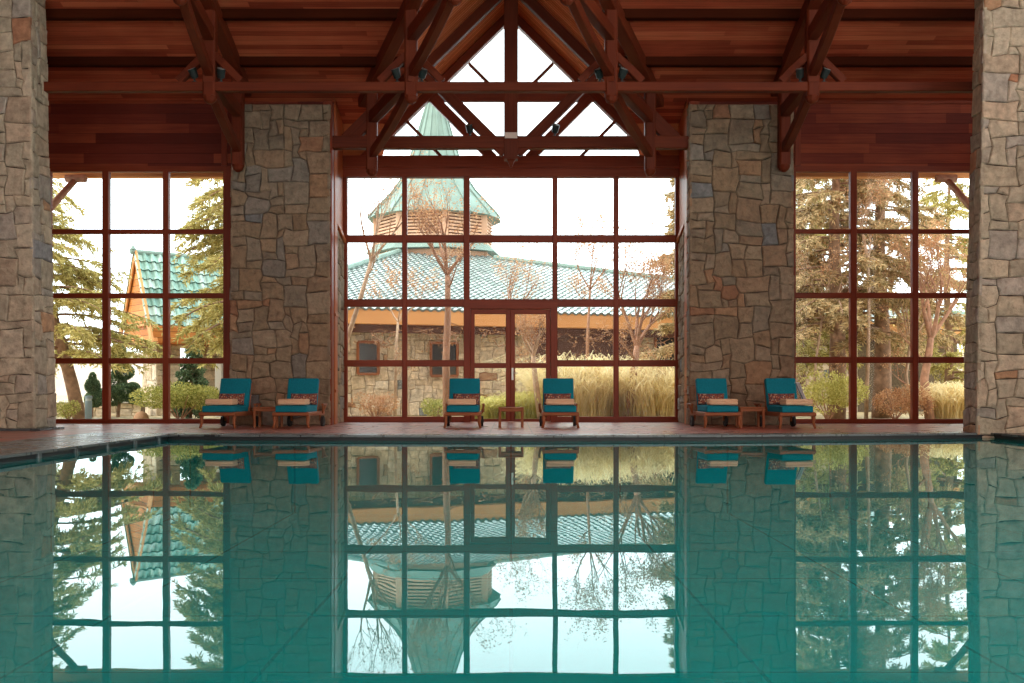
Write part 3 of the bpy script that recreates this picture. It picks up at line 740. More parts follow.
def post(nm, par, x, y, z0, z1, w=.21):
    m = MB(); m.box(x-w/2, x+w/2, y-w/2, y+w/2, z0+.1, z1, ch=.03)
    m.lathe([(.03, -.13), (w*.42, -.09), (w*.56, -.03), (w*.52, .02), (w*.45, .05)], 10, (x, y, z0+.1))
    return relto(par, m).build(nm, M['beam'], par)
def brace(nm, par, p0, p1, w=.14, h=.17, bow=.08):
    m = MB(); p0, p1 = V(p0), V(p1); N = 6; pts = []
    dz = V((0, 0, 1))
    for i in range(N+1):
        t = i/N; pts.append(p0.lerp(p1, t)+dz*(-bow*4*t*(1-t)))
    for a, b in zip(pts, pts[1:]): m.beam(a, b+(b-a)*.05, w, h)
    return relto(par, m).build(nm, M['beam'], par)
def hammer(name, A, B, C, label, knee=True):
    """stepped truss: post, bracket beam, next post ... A, B, C = plan points"""
    A, B, C = V((*A, 0)), V((*B, 0)), V((*C, 0))
    r = empty(name, (A.x, A.y, 4.8)); tag(r, label, 'roof truss', 'stepped trusses below the ceiling')
    cz = lambda p: max(zmain(p.y), GZ-G*abs(p.x))
    post('post', r, A.x, A.y, 4.82, zmain(A.y)-.1); post('post', r, B.x, B.y, 5.5, min(zmain(B.y), cz(B))-.1); post('post', r, C.x, C.y, 6.27, zmain(C.y)-.1)
    dA = (B-A).normalized(); dB = (C-B).normalized()
    h1, h2 = 5.92, 6.62
    tim('bracket_beam', r, [A-dA*.1+V((0, 0, h1)), B+dA*.12+V((0, 0, h1))], .17, .22)
    tim('bracket_beam', r, [B-dB*.1+V((0, 0, h2)), C+dB*.12+V((0, 0, h2))], .17, .22)
    brace('brace', r, A+dA*.05+V((0, 0, 5.22)), B-dA*.1+V((0, 0, 5.72)), bow=.05)
    brace('brace', r, B+dB*.05+V((0, 0, 5.98)), C-dB*.1+V((0, 0, 6.46)), bow=.05)
    # raking timber close under the roof
    tim('rafter', r, [A+V((0, 0, zmain(A.y)-.22))-dA*.7, B+V((0, 0, zmain(B.y)-.22)), C+V((0, 0, zmain(C.y)-.22))+dB*.5], .22, .26)
    for s in (-1, 1):
        brace('knee_brace', r, B+V((s*.08, 0, 6.28)), B+V((s*.52, 0, 5.85)), .12, .13, -.01)
    return r
hammer('stepped_truss', (PX(372, YA), YA), (PX(411, YB), YB), (PX(455, YC), YC), 'stepped truss of posts and brackets left of the gable window')
hammer('stepped_truss', (PX(650, YA), YA), (PX(611, YB), YB), (PX(567, YC), YC), 'stepped truss of posts and brackets right of the gable window')
hammer('stepped_truss', (PX(238, 18.9), 18.9), (PX(210, YB), YB), (PX(180, YC), YC), 'stepped truss hung on the left stone pillar near the left window')
hammer('stepped_truss', (PX(784, 18.9), 18.9), (PX(812, YB), YB), (PX(845, YC), YC), 'stepped truss hung on the right stone pillar near the right window')

# spotlights on the beams
def spotlight(x, y, z, label, tilt, group='spotlights on the beams'):
    r = empty('spotlight', (x, y, z)); tag(r, label, 'spotlight', group)
    b = MB(); b.lathe([(.045, 0), (.045, .02), (.018, .03), (.018, .08)], 12); b.build('base', M['lamp'], r)
    h = MB(); R = Matrix.Rotation(tilt, 3, 'Y') @ Matrix.Rotation(.5, 3, 'X')
    prof = [(.03, -.05), (.06, -.03), (.07, .06), (.075, .12), (.06, .12)]
    h.lathe(prof, 14); h.v = [tuple(R @ V(v)+V((0, 0, .12))) for v in h.v]; h.build('lamp_head', M['lamp'], r, smooth=False)
    l = MB(); l.lathe([(.058, .118), (.058, .124)], 14); l.v = [tuple(R @ V(v)+V((0, 0, .12))) for v in l.v]; l.build('lens', M['lampglass'], r)
    return r
zt2 = zbm+.078
for px, t, lb in ((194.5, -.3, 'dark spotlight on the cross beam left of the left outer truss post'), (221, .2, 'dark spotlight on the cross beam right of the left outer truss post'),
                  (397, -.3, 'dark spotlight on the cross beam left of the inner truss beside the gable'), (422, .3, 'dark spotlight on the cross beam between left inner truss and gable window'),
                  (599.5, -.3, 'dark spotlight on the cross beam between gable window and right inner truss'), (622, .3, 'dark spotlight on the cross beam right of the right inner truss post'),
                  (800, -.2, 'dark spotlight on the cross beam left of the right outer truss post'), (824, .3, 'dark spotlight on the cross beam right of the right outer truss post')):
    spotlight(PX(px, YB), YB, zt2, lb, t)
spotlight(PX(470, YA), YA, zt_+.118, 'small spotlight on the tie beam left of the king post', -.2)
spotlight(PX(555, YA), YA, zt_+.118, 'small spotlight on the tie beam right of the king post', .2)

# eave beams and log braces outside the wing windows
for sg, nm in ((-1, 'left'), (1, 'right')):
    r = empty('eave_beam', (sg*7.5, 22.2, 5.4)); tag(r, f'orange eave beam outside the {nm} window with a log brace', 'beam', 'eave beams outside the wing windows')
    b = MB(); zc = PZ(173.5, 22.2); b.beam((sg*PX(785, 22.2), 22.2, zc), (sg*11.5, 22.2, zc), .2, .2); b.beam((sg*PX(785, 22.2), 22.26, zc+.19), (sg*11.5, 22.26, zc+.19), .06, .24); relto(r, b).build('beam', M['fascia'], r)
    b = MB(); a = P(511-sg*(511-84) if False else 511+sg*430, 178.5, 22.0); c = P(511+sg*440, 178.5, 22.0)
    b.tube([P(511+sg*425, 178.5, 22.0), P(511+sg*445, 178.5, 22.0)], .085, 10); relto(r, b).build('log_end', M['twig'], r)
    b = MB(); b.tube([P(511+sg*436, 180, 22.0), P(511+sg*466, 214, 21.5), P(511+sg*500, 252, 20.9)], [.07, .08, .085], 10); relto(r, b).build('log_brace', M['twig'], r, smooth=True)

# ================================================================== FURNITURE
def make_lounger():
    r = empty('pool_lounger'); 
    fr = MB()
    for s in (-1, 1):
        fr.beam((s*.29, -.60, .245), (s*.29, .62, .245), .035, .075)
        # rear handle of the side rail
        fr.tube([(s*.31, .40, .25), (s*.335, .48, .33), (s*.34, .56, .40)], .022, 8)
        fr.beam((s*.34, .30, .405), (s*.34, .62, .405), .045, .03)
        fr.tube([(s*.34, .33, .405), (s*.335, .36, .26)], .018, 8)
    fr.beam((-.32, -.60, .245), (.32, -.60, .245), .045, .06); fr.beam((-.29, .60, .245), (.29, .60, .245), .035, .06)
    for k in range(8): y = -.52+k*.085; fr.beam((-.29, y, .272), (.29, y, .272), .06, .015)
    fr.build('frame', M['teak'], r)
    for s in (-1, 1):
        l = MB(); l.tube([(s*.29, -.55, .23), (s*.298, -.565, .17), (s*.29, -.565, .10), (s*.315, -.585, .0)], [.036, .034, .026, .022], 8)
        l.build('leg', M['teak'], r, smooth=True)
    for s in (-1, 1):
        l = MB(); l.tube([(s*.27, .40, .23), (s*.27, .44, .10)], .02, 8); l.build('rear_strut', M['teak'], r)
        w = MB(); n = 16; w.tube([(s*.285, .45, .095), (s*.335, .45, .095)], .095, n); w.tube([(s*.28, .45, .095), (s*.345, .45, .095)], .03, 10); w.build('wheel', M['rubber'], r)
    th = math.radians(17); R = Matrix.Rotation(-th, 3, 'X')
    bf = MB(); org = V((0, .17, .30))
    def T(p): return org + R @ V(p)
    for s in (-1, 1): bf.beam(T((s*.265, .03, 0)), T((s*.265, .03, .52)), .035, .03, up=R @ V((0, 1, 0)))
    for k in range(6): z = .05+k*.09; bf.beam(T((-.265, .035, z)), T((.265, .035, z)), .055, .014, up=R @ V((0, 1, 0)))
    for s in (-1, 1): bf.tube([T((s*.2, .05, .30)), (s*.2, .54, .26)], .014, 6)
    bf.build('back_frame', M['teak'], r)
    c = MB(); c.rbox((0, -.215, .335), (.56, .76, .115), .022, 3, puff=.012); c.build('seat_cushion', M['teal'], r, smooth=True)
    c = MB(); c.rbox(T((0, -.045, .315)), (.56, .11, .54), .025, 3, rot=R); c.build('back_cushion', M['teal'], r, smooth=True)
    return r
def make_table():
    r = empty('side_table'); t = MB(); w, dd, h = .45, .42, .36
    for k in range(6):
        y = -dd/2+.035+k*(dd-.07)/5; t.beam((-w/2, y, h-.012), (w/2, y, h-.012), .064, .024)
    t.build('tabletop', M['teak'], r)
    a = MB()
    for s in (-1, 1):
        a.beam((-w/2+.03, s*(dd/2-.03), h-.05), (w/2-.03, s*(dd/2-.03), h-.05), .025, .05); a.beam((s*(w/2-.03), -dd/2+.03, h-.05), (s*(w/2-.03), dd/2-.03, h-.05), .025, .05)
    a.build('apron', M['teak'], r)
    for s in (-1, 1):
        for q in (-1, 1):
            l = MB(); l.beam((s*(w/2-.025), q*(dd/2-.025), 0), (s*(w/2-.025), q*(dd/2-.025), h-.025), .045, .045); l.build('leg', M['teak'], r)
    return r
def make_towel():
    r = empty('folded_towel'); t = MB()
    t.rbox((0, 0, .034), (.50, .30, .066), .028, 3); t.rbox((0, .004, .078), (.50, .297, .056), .026, 3); t.build('towel_fold', M['towel'], r, smooth=True)
    return r
def make_pillow():
    o = MB(); n, m = 20, 12
    # stuffed rectangular pillow, flat faces swelling between the seams
    W2, H2, D = .245, .105, .06; base = len(o.v)
    for side in (1, -1):
        b = len(o.v)
        for j in range(m+1):
            for i in range(n+1):
                u, v = i/n*2-1, j/m*2-1
                k = ((1-u**4)*(1-v**4))**.5
                x = u*W2*(1-.05*(1-v*v)*0-.03*abs(u)*(1-v*v)); z = v*H2*(1-.07*(1-u*u)*abs(v))
                o.v.append((x, -side*D*k, z+H2))
        for j in range(m):
            for i in range(n):
                q = (b+j*(n+1)+i, b+j*(n+1)+i+1, b+(j+1)*(n+1)+i+1, b+(j+1)*(n+1)+i); o.face(q if side > 0 else q[::-1])
    return o.build('printed_pillow', M['pillow'], smooth=True)
lounger = make_lounger(); table = make_table(); towel = make_towel(); pillow = make_pillow()
lounger['category'] = 'lounger'; lounger['group'] = 'teal loungers along the pool'
table['category'] = 'table'; table['group'] = 'small teak tables between the loungers'
towel['category'] = 'towel'; towel['group'] = 'folded towels on the loungers'
pillow['category'] = 'pillow'; pillow['group'] = 'printed pillows on the loungers'
#          front centre px, front y distance, rotation (deg), towel dx, pillow dx, texts
LG = [(217.5, 17.45, -6, 0.0, -.02, 'teal lounger before the left stone pillar, nearest the left window'),
      (291, 17.45, -3, 0.0, .05, 'teal lounger before the left stone pillar, next to the orange jamb post'),
      (462.5, 17.5, 0, -.02, .04, 'teal lounger before the centre window, left of the small lone table'),
      (560.5, 17.5, 0, .0, -.02, 'teal lounger before the centre window, right of the small lone table'),
      (722.5, 17.45, 2, .04, -.04, 'teal lounger before the right stone pillar, next to the orange jamb post'),
      (797.5, 17.25, 5, .05, -.03, 'teal lounger before the right stone pillar, nearest the right window')]
TW = ['beige folded towel on the lounger nearest the left window', 'beige folded towel on the lounger by the left jamb post', 'beige folded towel on the lounger left of the lone table',
      'beige folded towel on the lounger right of the lone table', 'beige folded towel on the lounger by the right jamb post', 'beige folded towel on the lounger nearest the right window']
for i, (px, fy, rz, tdx, pdx, lb) in enumerate(LG):
    rz = math.radians(rz); c, s = math.cos(rz), math.sin(rz)
    fx = PX(px, fy); ox, oy = fx-(.58*s), fy+.58*c      # origin of the lounger lies .58 behind its front edge
    loc = (ox, oy, 0)
    W = lambda x, y, z: (ox+c*x-s*y, oy+s*x+c*y, z)
    if i == 0: L, T_, K = lounger, towel, pillow; L['label'] = lb; L.location = loc; L.rotation_euler = (0, 0, rz)
    else: L = dup(lounger, loc, rz, lb)
    tl = W(tdx, -.40, .4035); pk = W(pdx, .075, .402)
    tr = rz+random.Random(i).uniform(-.05, .05)
    if i == 0: towel.location = tl; towel.rotation_euler = (0, 0, tr); towel['label'] = TW[0]
    else: dup(towel, tl, tr, TW[i])
    plb = TW[i].replace('beige folded towel', 'reddish printed pillow')
    if i == 0: p = pillow
    else: p = pillow.copy(); COL.objects.link(p)
    p.location = pk; p.rotation_euler = (math.radians(-14), 0, rz); p['label'] = plb
cth = MB(); ox, oy = L.location.x, L.location.y
for k in range(7):                                      # a cloth with thickness, draped over the corner of the backrest
    pass
prof = [(.22, .80, .27), (.27, .76, .30), (.34, .66, .36), (.40, .55, .43), (.44, .46, .48)]
for a, b in zip(prof, prof[1:]):
    cth.beam((ox+a[2], oy+a[0], a[1]), (ox+b[2], oy+b[0], b[1]), .10, .016)
    for q in (-.025, .02):
        cth.beam((ox+a[2]+q, oy-.004+a[0], a[1]+.004), (ox+b[2]+q, oy-.004+b[0], b[1]+.004), .012, .018, mi=1)
cth.v = [(x-ox-.3, y-oy-.4, z-.44) for x, y, z in cth.v]
co3 = cth.build('striped_towel', [M['cloth'], M['bollard']]); co3.location = (ox+.3, oy+.4, .44); tag(co3, 'pale striped towel hanging behind the backrest nearest the right window', 'towel')
TB = [(-4.37, 18.0, 'low teak table between the two loungers before the left pillar'), (PX(511, 17.9), 17.9, 'low teak table alone between the two centre loungers'), (4.3, 18.0, 'low teak table between the two loungers before the right pillar')]
for i, (x, y, lb) in enumerate(TB):
    if i == 0: table.location = (x, y, 0); table['label'] = lb
    else: dup(table, (x, y, 0), 0, lb)

# ================================================================== OUTSIDE
GND = -.1
g = MB(); rg = random.Random(5)
NX, NY = 40, 30
for j in range(NY+1):
    for i in range(NX+1):
        x = -70+140*i/NX; y = 20.95+(j/NY)**2*120
        z = GND + (0 if y < 27 else min(1, (y-27)/40)*.3*rg.uniform(-1, 1))
        g.v.append((x, y, z))
for j in range(NY):
    for i in range(NX):
        a = j*(NX+1)+i; g.face((a, a+1, a+NX+2, a+NX+1))
o = g.build('ground', M['soil'], smooth=True); tag(o, 'dry tan garden ground outside the windows', 'ground', kind='structure')
h = MB(); 
for j in range(5):
    for i in range(61):
        x = -130+260*i/60; hh = 5.5+2.2*math.sin(i*.5)+1.3*math.sin(i*1.3+1)+rg.uniform(-.5, .5)
        h.v.append((x, 118+j*3+(2 if i % 2 else 0), GND-.3+hh*(j/4)**.7))
for j in range(4):
    for i in range(60): a = j*61+i; h.face((a, a+1, a+62, a+61))
o = h.build('hills', M['hill'], smooth=True); tag(o, 'pale hazy brush covered rise on the horizon', 'hill', kind='structure')

# ---- roof tiles
def tile_roof(mb, A, B, C, D, tw, cw, seed, amp=.05, step=.035, cols=None):
    """tiled quad: A,B eave (left,right), C,D top (right,left)"""
    rg = random.Random(seed); A, B, C, D = map(V, (A, B, C, D))
    W = max((B-A).length, (C-D).length); H = ((D-A).length+(C-B).length)/2
    nt, ncs = max(2, round(W/tw)), max(2, round(H/cw)); n = (B-A).cross(D-A).normalized()
    if n.z < 0: n = -n
    SEG = 6; prof = [.15, .75, 1, .75, .15, 0]
    for c_ in range(ncs):
        for (v, st) in ((c_/ncs, step), ((c_+1)/ncs+.15/ncs, 0.0)):
            for i in range(nt*SEG+1):
                u = i/(nt*SEG); p = A.lerp(B, u).lerp(D.lerp(C, u), min(v, 1.0)); mb.v.append(tuple(p+n*(amp*prof[i % SEG]+st)))
        b = len(mb.v)-2*(nt*SEG+1); r2 = nt*SEG+1
        for t in range(nt):
            col = rg.choice(cols); k = rg.uniform(.85, 1.12); col = tuple(x*k for x in col)
            for i in range(t*SEG, (t+1)*SEG): mb.face((b+i, b+i+1, b+r2+i+1, b+r2+i), None, 0, col)
        # dark butt of the course
        for t in range(nt):
            for i in range(t*SEG, (t+1)*SEG):
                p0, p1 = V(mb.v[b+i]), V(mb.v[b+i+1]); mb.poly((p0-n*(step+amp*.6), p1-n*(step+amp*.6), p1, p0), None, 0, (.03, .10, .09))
def tile_trapezoid(mb, A, B, C, D, tw, cw, seed, amp=.05, step=.035, cols=None):
    """tiles laid parallel to the slope on a trapezoid (A, B eave; C, D top) and cut at the hips"""
    rg = random.Random(seed); A, B, C, D = map(V, (A, B, C, D)); U = (B-A).normalized(); n = U.cross(D-A).normalized()
    if n.z < 0: n = -n
    VV = n.cross(U).normalized(); VV = VV if VV.z > 0 else -VV
    L = (B-A).length; H = (D-A).dot(VV); du = (D-A).dot(U); cu, ch = (C-A).dot(U), (C-A).dot(VV)
    SEG = 4; prof = [.1, .85, .85, .1, 0]
    for c_ in range(int(H/cw)):
        v0, v1 = c_*cw, c_*cw+cw*1.12; f = (c_+.5)*cw/H; fr = min(1, (c_+.5)*cw/ch)
        lo, hi = du*f, L+(cu-L)*fr; i0, i1 = int(lo/tw), int(hi/tw)
        for i in range(i0, i1+1):
            col = rg.choice(cols); k = rg.uniform(.85, 1.12); col = tuple(x*k for x in col); r0 = []; r1 = []
            for q in range(SEG+1):
                u = (i+q/SEG)*tw; h = amp*prof[q]
                r0.append(A+U*u+VV*v0+n*(h+step)); r1.append(A+U*u+VV*v1+n*h)
            for q in range(SEG):
                mb.poly((r0[q], r0[q+1], r1[q+1], r1[q]), None, 0, col)
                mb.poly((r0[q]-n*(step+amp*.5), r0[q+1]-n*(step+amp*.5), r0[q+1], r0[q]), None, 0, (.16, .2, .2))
TEAL = [og(140, 184, 172), og(168, 204, 194), og(120, 164, 152), og(188, 215, 207), og(152, 194, 183)]
PALE = [og(166, 182, 180), og(154, 172, 170), og(180, 194, 193), og(162, 178, 177), og(142, 162, 159)]
# ---- hut on the left
ap = P(137, 253, 30.0); rd = V((.75, .66, 0)).normalized(); sd = V((rd.y, -rd.x, 0))
hut = empty('garden_hut', (ap.x+1.5, ap.y+1.4, GND)); tag(hut, 'orange gabled garden hut with a turquoise tiled roof on stone', 'hut')
zf = 2.04; hgt = ap.z-zf
gl = MB(); pts = [ap-sd*1.26-V((0, 0, hgt)), ap+sd*1.26-V((0, 0, hgt)), ap-V((0, 0, .05))]
bk = [p+rd*.15 for p in pts]
gl.poly(pts, uvp(pts, sd, (0, 0, 1))); gl.poly(bk[::-1], uvp(bk[::-1], sd, (0, 0, 1)))
for i in range(3): q = (pts[i], bk[i], bk[(i+1) % 3], pts[(i+1) % 3]); gl.poly(q, uvp(q, rd, (0, 0, 1)))
relto(hut, gl).build('gable_wall', M['hutwood'], hut)
bb = MB()
for s in (-1, 1): bb.beam(ap-rd*.06+V((0, 0, .02)), ap-rd*.06+sd*(s*1.32)-V((0, 0, hgt)), .06, .2)
bb.beam(ap-sd*1.3-V((0, 0, hgt))-rd*.06, ap+sd*1.3-V((0, 0, hgt))-rd*.06, .06, .12)
bb.beam(ap-sd*1.0-V((0, 0, hgt-.55))-rd*.06, ap+sd*1.0-V((0, 0, hgt-.55))-rd*.06, .05, .06)
relto(hut, bb).build('barge_board', M['fascia'], hut)
rt = MB()
for s in (-1, 1):
    a = ap-rd*.12+sd*(s*1.02)-V((0, 0, 2.22)); b = a+rd*5.2; t0 = ap-rd*.12; t1 = t0+rd*5.2
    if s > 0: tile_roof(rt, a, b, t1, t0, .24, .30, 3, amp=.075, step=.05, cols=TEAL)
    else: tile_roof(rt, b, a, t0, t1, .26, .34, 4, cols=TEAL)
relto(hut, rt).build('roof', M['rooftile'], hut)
rg_ = MB(); rg_.tube([ap-rd*.2+V((0, 0, .03)), ap+rd*5.1+V((0, 0, .03))], .08, 8); rg_.lathe([(.07, 0), (.1, .05), (.03, .16)], 8, ap-rd*.12+V((0, 0, .05)))
relto(hut, rg_).build('ridge_cap', M['copper'], hut)
sb = MB()
e0 = ap+sd*1.15; e1 = e0+rd*5.0
sb.beam(e0+V((0, 0, 2.3-ap.z)), e1+V((0, 0, 2.3-ap.z)), .06, .52); 
q = [ap-sd*1.2, ap+sd*1.2, ap+sd*1.2+rd*5, ap-sd*1.2+rd*5]; q = [V((p.x, p.y, zf-.02)) for p in q]; sb.poly(q, uvp(q, rd, sd)); q2 = [p+V((0, 0, .08)) for p in q]; sb.poly(q2[::-1], uvp(q2, rd, sd))
relto(hut, sb).build('eave_boards', M['hutwood'], hut)
st = MB()
c0 = ap+rd*.35+sd*.55; 
def quadwall(mb, p, q, z0, z1, seed, **k):
    p, q = V(p), V(q); stone_quad(mb, (V((p.x, p.y, z0)), V((q.x, q.y, z0)), V((q.x, q.y, z1)), V((p.x, p.y, z1))), (q-p).length, z1-z0, seed=seed, **k)
PAL_LIGHT = [tuple(x*OUT for x in c) for c in [(.86, .71, .53), (.74, .60, .44), (.84, .71, .54), (.70, .56, .40), (.78, .65, .5), (.80, .64, .45), (.86, .74, .58)]]
quadwall(st, ap+rd*.35-sd*.5, ap+rd*.35+sd*.6, GND, zf, 81, pal=PAL_LIGHT, odd=.03)
quadwall(st, ap+rd*.35+sd*.6, ap+rd*1.1+sd*.6, GND, zf, 82, pal=PAL_LIGHT, odd=.03)
relto(hut, st).build('stone_pier', M['stone'], hut); st = MB()
quadwall(st, ap+rd*1.9+sd*.35, ap+rd*5+sd*.35, GND, zf, 83, pal=PAL_LIGHT, odd=.03)
relto(hut, st).build('stone_wall', M['stone'], hut)
st = MB()
def prism(mb, corners, z0, z1):
    b = [V((p.x, p.y, z0)) for p in corners]; t = [V((p.x, p.y, z1)) for p in corners]
    for i in range(len(b)): j = (i+1) % len(b); mb.poly((b[i], b[j], t[j], t[i]))
    mb.poly(t); mb.poly(b[::-1])
prism(st, [ap+rd*.38-sd*.5, ap+rd*.38+sd*.57, ap+rd*1.1+sd*.57, ap+rd*1.1-sd*.5], GND, zf); prism(st, [ap+rd*1.9-sd*.5, ap+rd*1.9+sd*.32, ap+rd*5+sd*.32, ap+rd*5-sd*.5], GND, zf)
relto(hut, st).build('wall_core', M['mortar_light'], hut)
wp = MB(); p = P(219, 391, 29.0); wp.box(p.x-.09, p.x+.09, p.y-.09, p.y+.09, GND, 1.55); o = wp.build('white_post', M['white']); tag(o, 'white painted post beside the hut at the right of the left window', 'post')

# ---- long stone building with the tower
Z_E = 3.0
def bx(x, off=0): return V((x, 30.125+.312*x+off, 0))     # eave line in plan
bld = empty('stone_building', (1, 33, GND)); tag(bld, 'long stone building with pale tiled roof beyond the centre window', 'building')
A = P(403, 252, 40); B = P(494, 260, 40)
C = V((19, bx(19).y, Z_E)); Dd = V((-7.6, bx(-7.6).y, Z_E))
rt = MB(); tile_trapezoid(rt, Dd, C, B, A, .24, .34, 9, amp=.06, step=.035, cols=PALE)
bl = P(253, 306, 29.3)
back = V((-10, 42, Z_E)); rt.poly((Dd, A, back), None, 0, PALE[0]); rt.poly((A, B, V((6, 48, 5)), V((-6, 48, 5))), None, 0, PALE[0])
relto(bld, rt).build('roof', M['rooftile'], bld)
hp = MB(); hp.tube([Dd+V((0, 0, .08)), A+V((0, 0, .08))], .12, 8); hp.tube([C+V((0, 0, .08)), B+V((0, 0, .08))], .12, 8); relto(bld, hp).build('hip_cap', M['copper'], bld)
fa = MB(); fa.beam(bx(-7.6, .06)+V((0, 0, Z_E-.19)), bx(19, .06)+V((0, 0, Z_E-.19)), .08, .44)
fa.beam(bx(-7.6, .35)+V((0, 0, Z_E-.38)), bx(19, .35)+V((0, 0, Z_E-.38)), .6, .05)
relto(bld, fa).build('fascia', M['fascia'], bld)
fa = MB(); fa.beam(bx(-7.6, .45)+V((0, 0, Z_E-.52)), bx(19, .45)+V((0, 0, Z_E-.52)), .14, .24)
relto(bld, fa).build('wall_plate', M['brownwall'], bld)
st = MB(); quadwall(st, bx(-7.4, .7), bx(.6, .7), GND, Z_E-.45, 91, pal=PAL_LIGHT, cell=.135, odd=.03); relto(bld, st).build('stone_wall', M['stone'], bld)
st = MB(); quadwall(st, bx(4.1, .7), bx(12, .7), GND, Z_E-.45, 92, pal=PAL_LIGHT, cell=.135, odd=.03)
relto(bld, st).build('stone_wall', M['stone'], bld)
cr_ = MB(); prism(cr_, [bx(-7.4, .74), bx(16, .74), bx(16, 2), bx(-7.4, 2)], GND, Z_E-.4); relto(bld, cr_).build('wall_core', M['mortar_light'], bld)
bp = MB(); prism(bp, [bx(.6, .66), bx(4.1, .66), bx(4.1, .9), bx(.6, .9)], GND, Z_E-.5)
for k in range(5): x = .62+k*.865; q = bx(x, .62); bp.beam(q+V((0, 0, GND)), q+V((0, 0, 2.4)), .05, .06, up=(0, 1, 0))
relto(bld, bp).build('brown_panel', M['brownwall'], bld)
for x, y0, y1, wpx in ((PX(367.5, 29.3), 342, 374, .60), (PX(444, 30), 343, 376, .82), (PX(665, 32.4), 330, 400, .7)):
    f = MB(); q = bx(x, .64); z0, z1 = PZ(y1, q.y), PZ(y0, q.y)
    u = V((1, .312, 0)).normalized(); a, b = q-u*wpx/2, q+u*wpx/2
    for p in (a, b): f.beam(p+V((0, 0, z0)), p+V((0, 0, z1)), .08, .1, up=(0, 1, 0))
    if wpx > .8: f.beam(q+V((0, 0, z0)), q+V((0, 0, z1)), .07, .1, up=(0, 1, 0))
    for z in (z0, z1): f.beam(a+V((0, 0, z)), b+V((0, 0, z)), .1, .08)
    W_o = relto(bld, f).build('window_frame', M['teak'], bld)
    f = MB(); f.poly((a+V((0, -.01, z0)), b+V((0, -.01, z0)), b+V((0, -.01, z1)), a+V((0, -.01, z1)))); relto(bld, f).build('dark_pane', M['darkglass'], W_o)
# tower
TD = 42; tc = P(435, 391, TD); tw = empty('tower', (tc.x, TD, GND)); tag(tw, 'octagonal louvred tower with a tall verdigris spire behind the building', 'tower')
def zpx(y): return PZ(y, TD)
cn = MB(); prof = [(2.78, zpx(221)), (2.62, zpx(215.5)), (2.1, zpx(202)), (1.72, zpx(192)), (1.42, zpx(181)), (1.08, zpx(162)), (.74, zpx(136)), (.36, zpx(104)), (.05, zpx(74)), (.03, zpx(66))]
cn.lathe(prof, 16, (tc.x, TD, 0), phase=.2)
relto(tw, cn).build('spire', M['copper'], tw)
rb = MB()
for k in range(16):
    th = .2+2*PI*k/16; rb.tube([V((tc.x+r*1.01*math.cos(th), TD+r*1.01*math.sin(th), z+.02)) for r, z in prof], .035, 5)
relto(tw, rb).build('spire_rib', M['copper'], tw)
dr_ = MB(); dr_.lathe([(2.38, zpx(262)), (2.38, zpx(217))], 8, (tc.x, TD, 0), phase=PI/8-.15); relto(tw, dr_).build('drum', M['brownwall'], tw)
lv = MB(); 
for k in range(8):
    t0 = PI/8-.15+2*PI*k/8; t1 = t0+2*PI/8
    p, q = V((math.cos(t0), math.sin(t0), 0)), V((math.cos(t1), math.sin(t1), 0))
    if (p+q).y > .6: continue
    for j in range(9):
        z = zpx(246)+j*(zpx(219)-zpx(246))/8.5; a, b = tc*1, tc*1
        a = V((tc.x, TD, z))+p.lerp(q, .08)*2.45; b = V((tc.x, TD, z))+p.lerp(q, .92)*2.45; lv.beam(a, b, .09, .085)
    pp = V((tc.x, TD, 0))+p*2.46; lv.beam(pp+V((0, 0, zpx(262))), pp+V((0, 0, zpx(217))), .24, .24)
relto(tw, lv).build('louvre', M['louver'], tw)
sk = MB(); sk.lathe([(2.9, zpx(256)), (2.75, zpx(252)), (2.42, zpx(245))], 8, (tc.x, TD, 0), phase=PI/8-.15); relto(tw, sk).build('skirt_roof', M['copper'], tw)
s2 = MB(); s2.lathe([(2.55, zpx(268)), (2.55, zpx(256.5))], 8, (tc.x, TD, 0), phase=PI/8-.15); relto(tw, s2).build('base_ring', M['louver'], tw)
s3 = MB(); s3.lathe([(2.3, GND), (2.3, zpx(262))], 8, (tc.x, TD, 0), phase=PI/8-.15); relto(tw, s3).build('tower_base', M['mortar_light'], tw)

# ---- low garden wall
lw = empty('garden_wall', (-12.5, 30, GND)); tag(lw, 'low pale stone garden wall behind the topiary', 'wall')
st = MB(); quadwall(st, (-17, 29.0), (-10.95, 29.55), GND, PZ(403.5, 29.3), 95, pal=PAL_LIGHT, cell=.12, odd=.02, maxh=2); relto(lw, st).build('stonework', M['stone'], lw)
st = MB(); prism(st, [V((-17, 29.04, 0)), V((-10.95, 29.59, 0)), V((-10.95, 29.95, 0)), V((-17, 29.4, 0))], GND, PZ(403.5, 29.3)); relto(lw, st).build('wall_core', M['mortar_light'], lw)
st = MB(); st.beam((-17, 29.2, PZ(402.5, 29.3)), (-10.95, 29.75, PZ(402.5, 29.3)), .5, .05); relto(lw, st).build('coping', M['white'], lw)

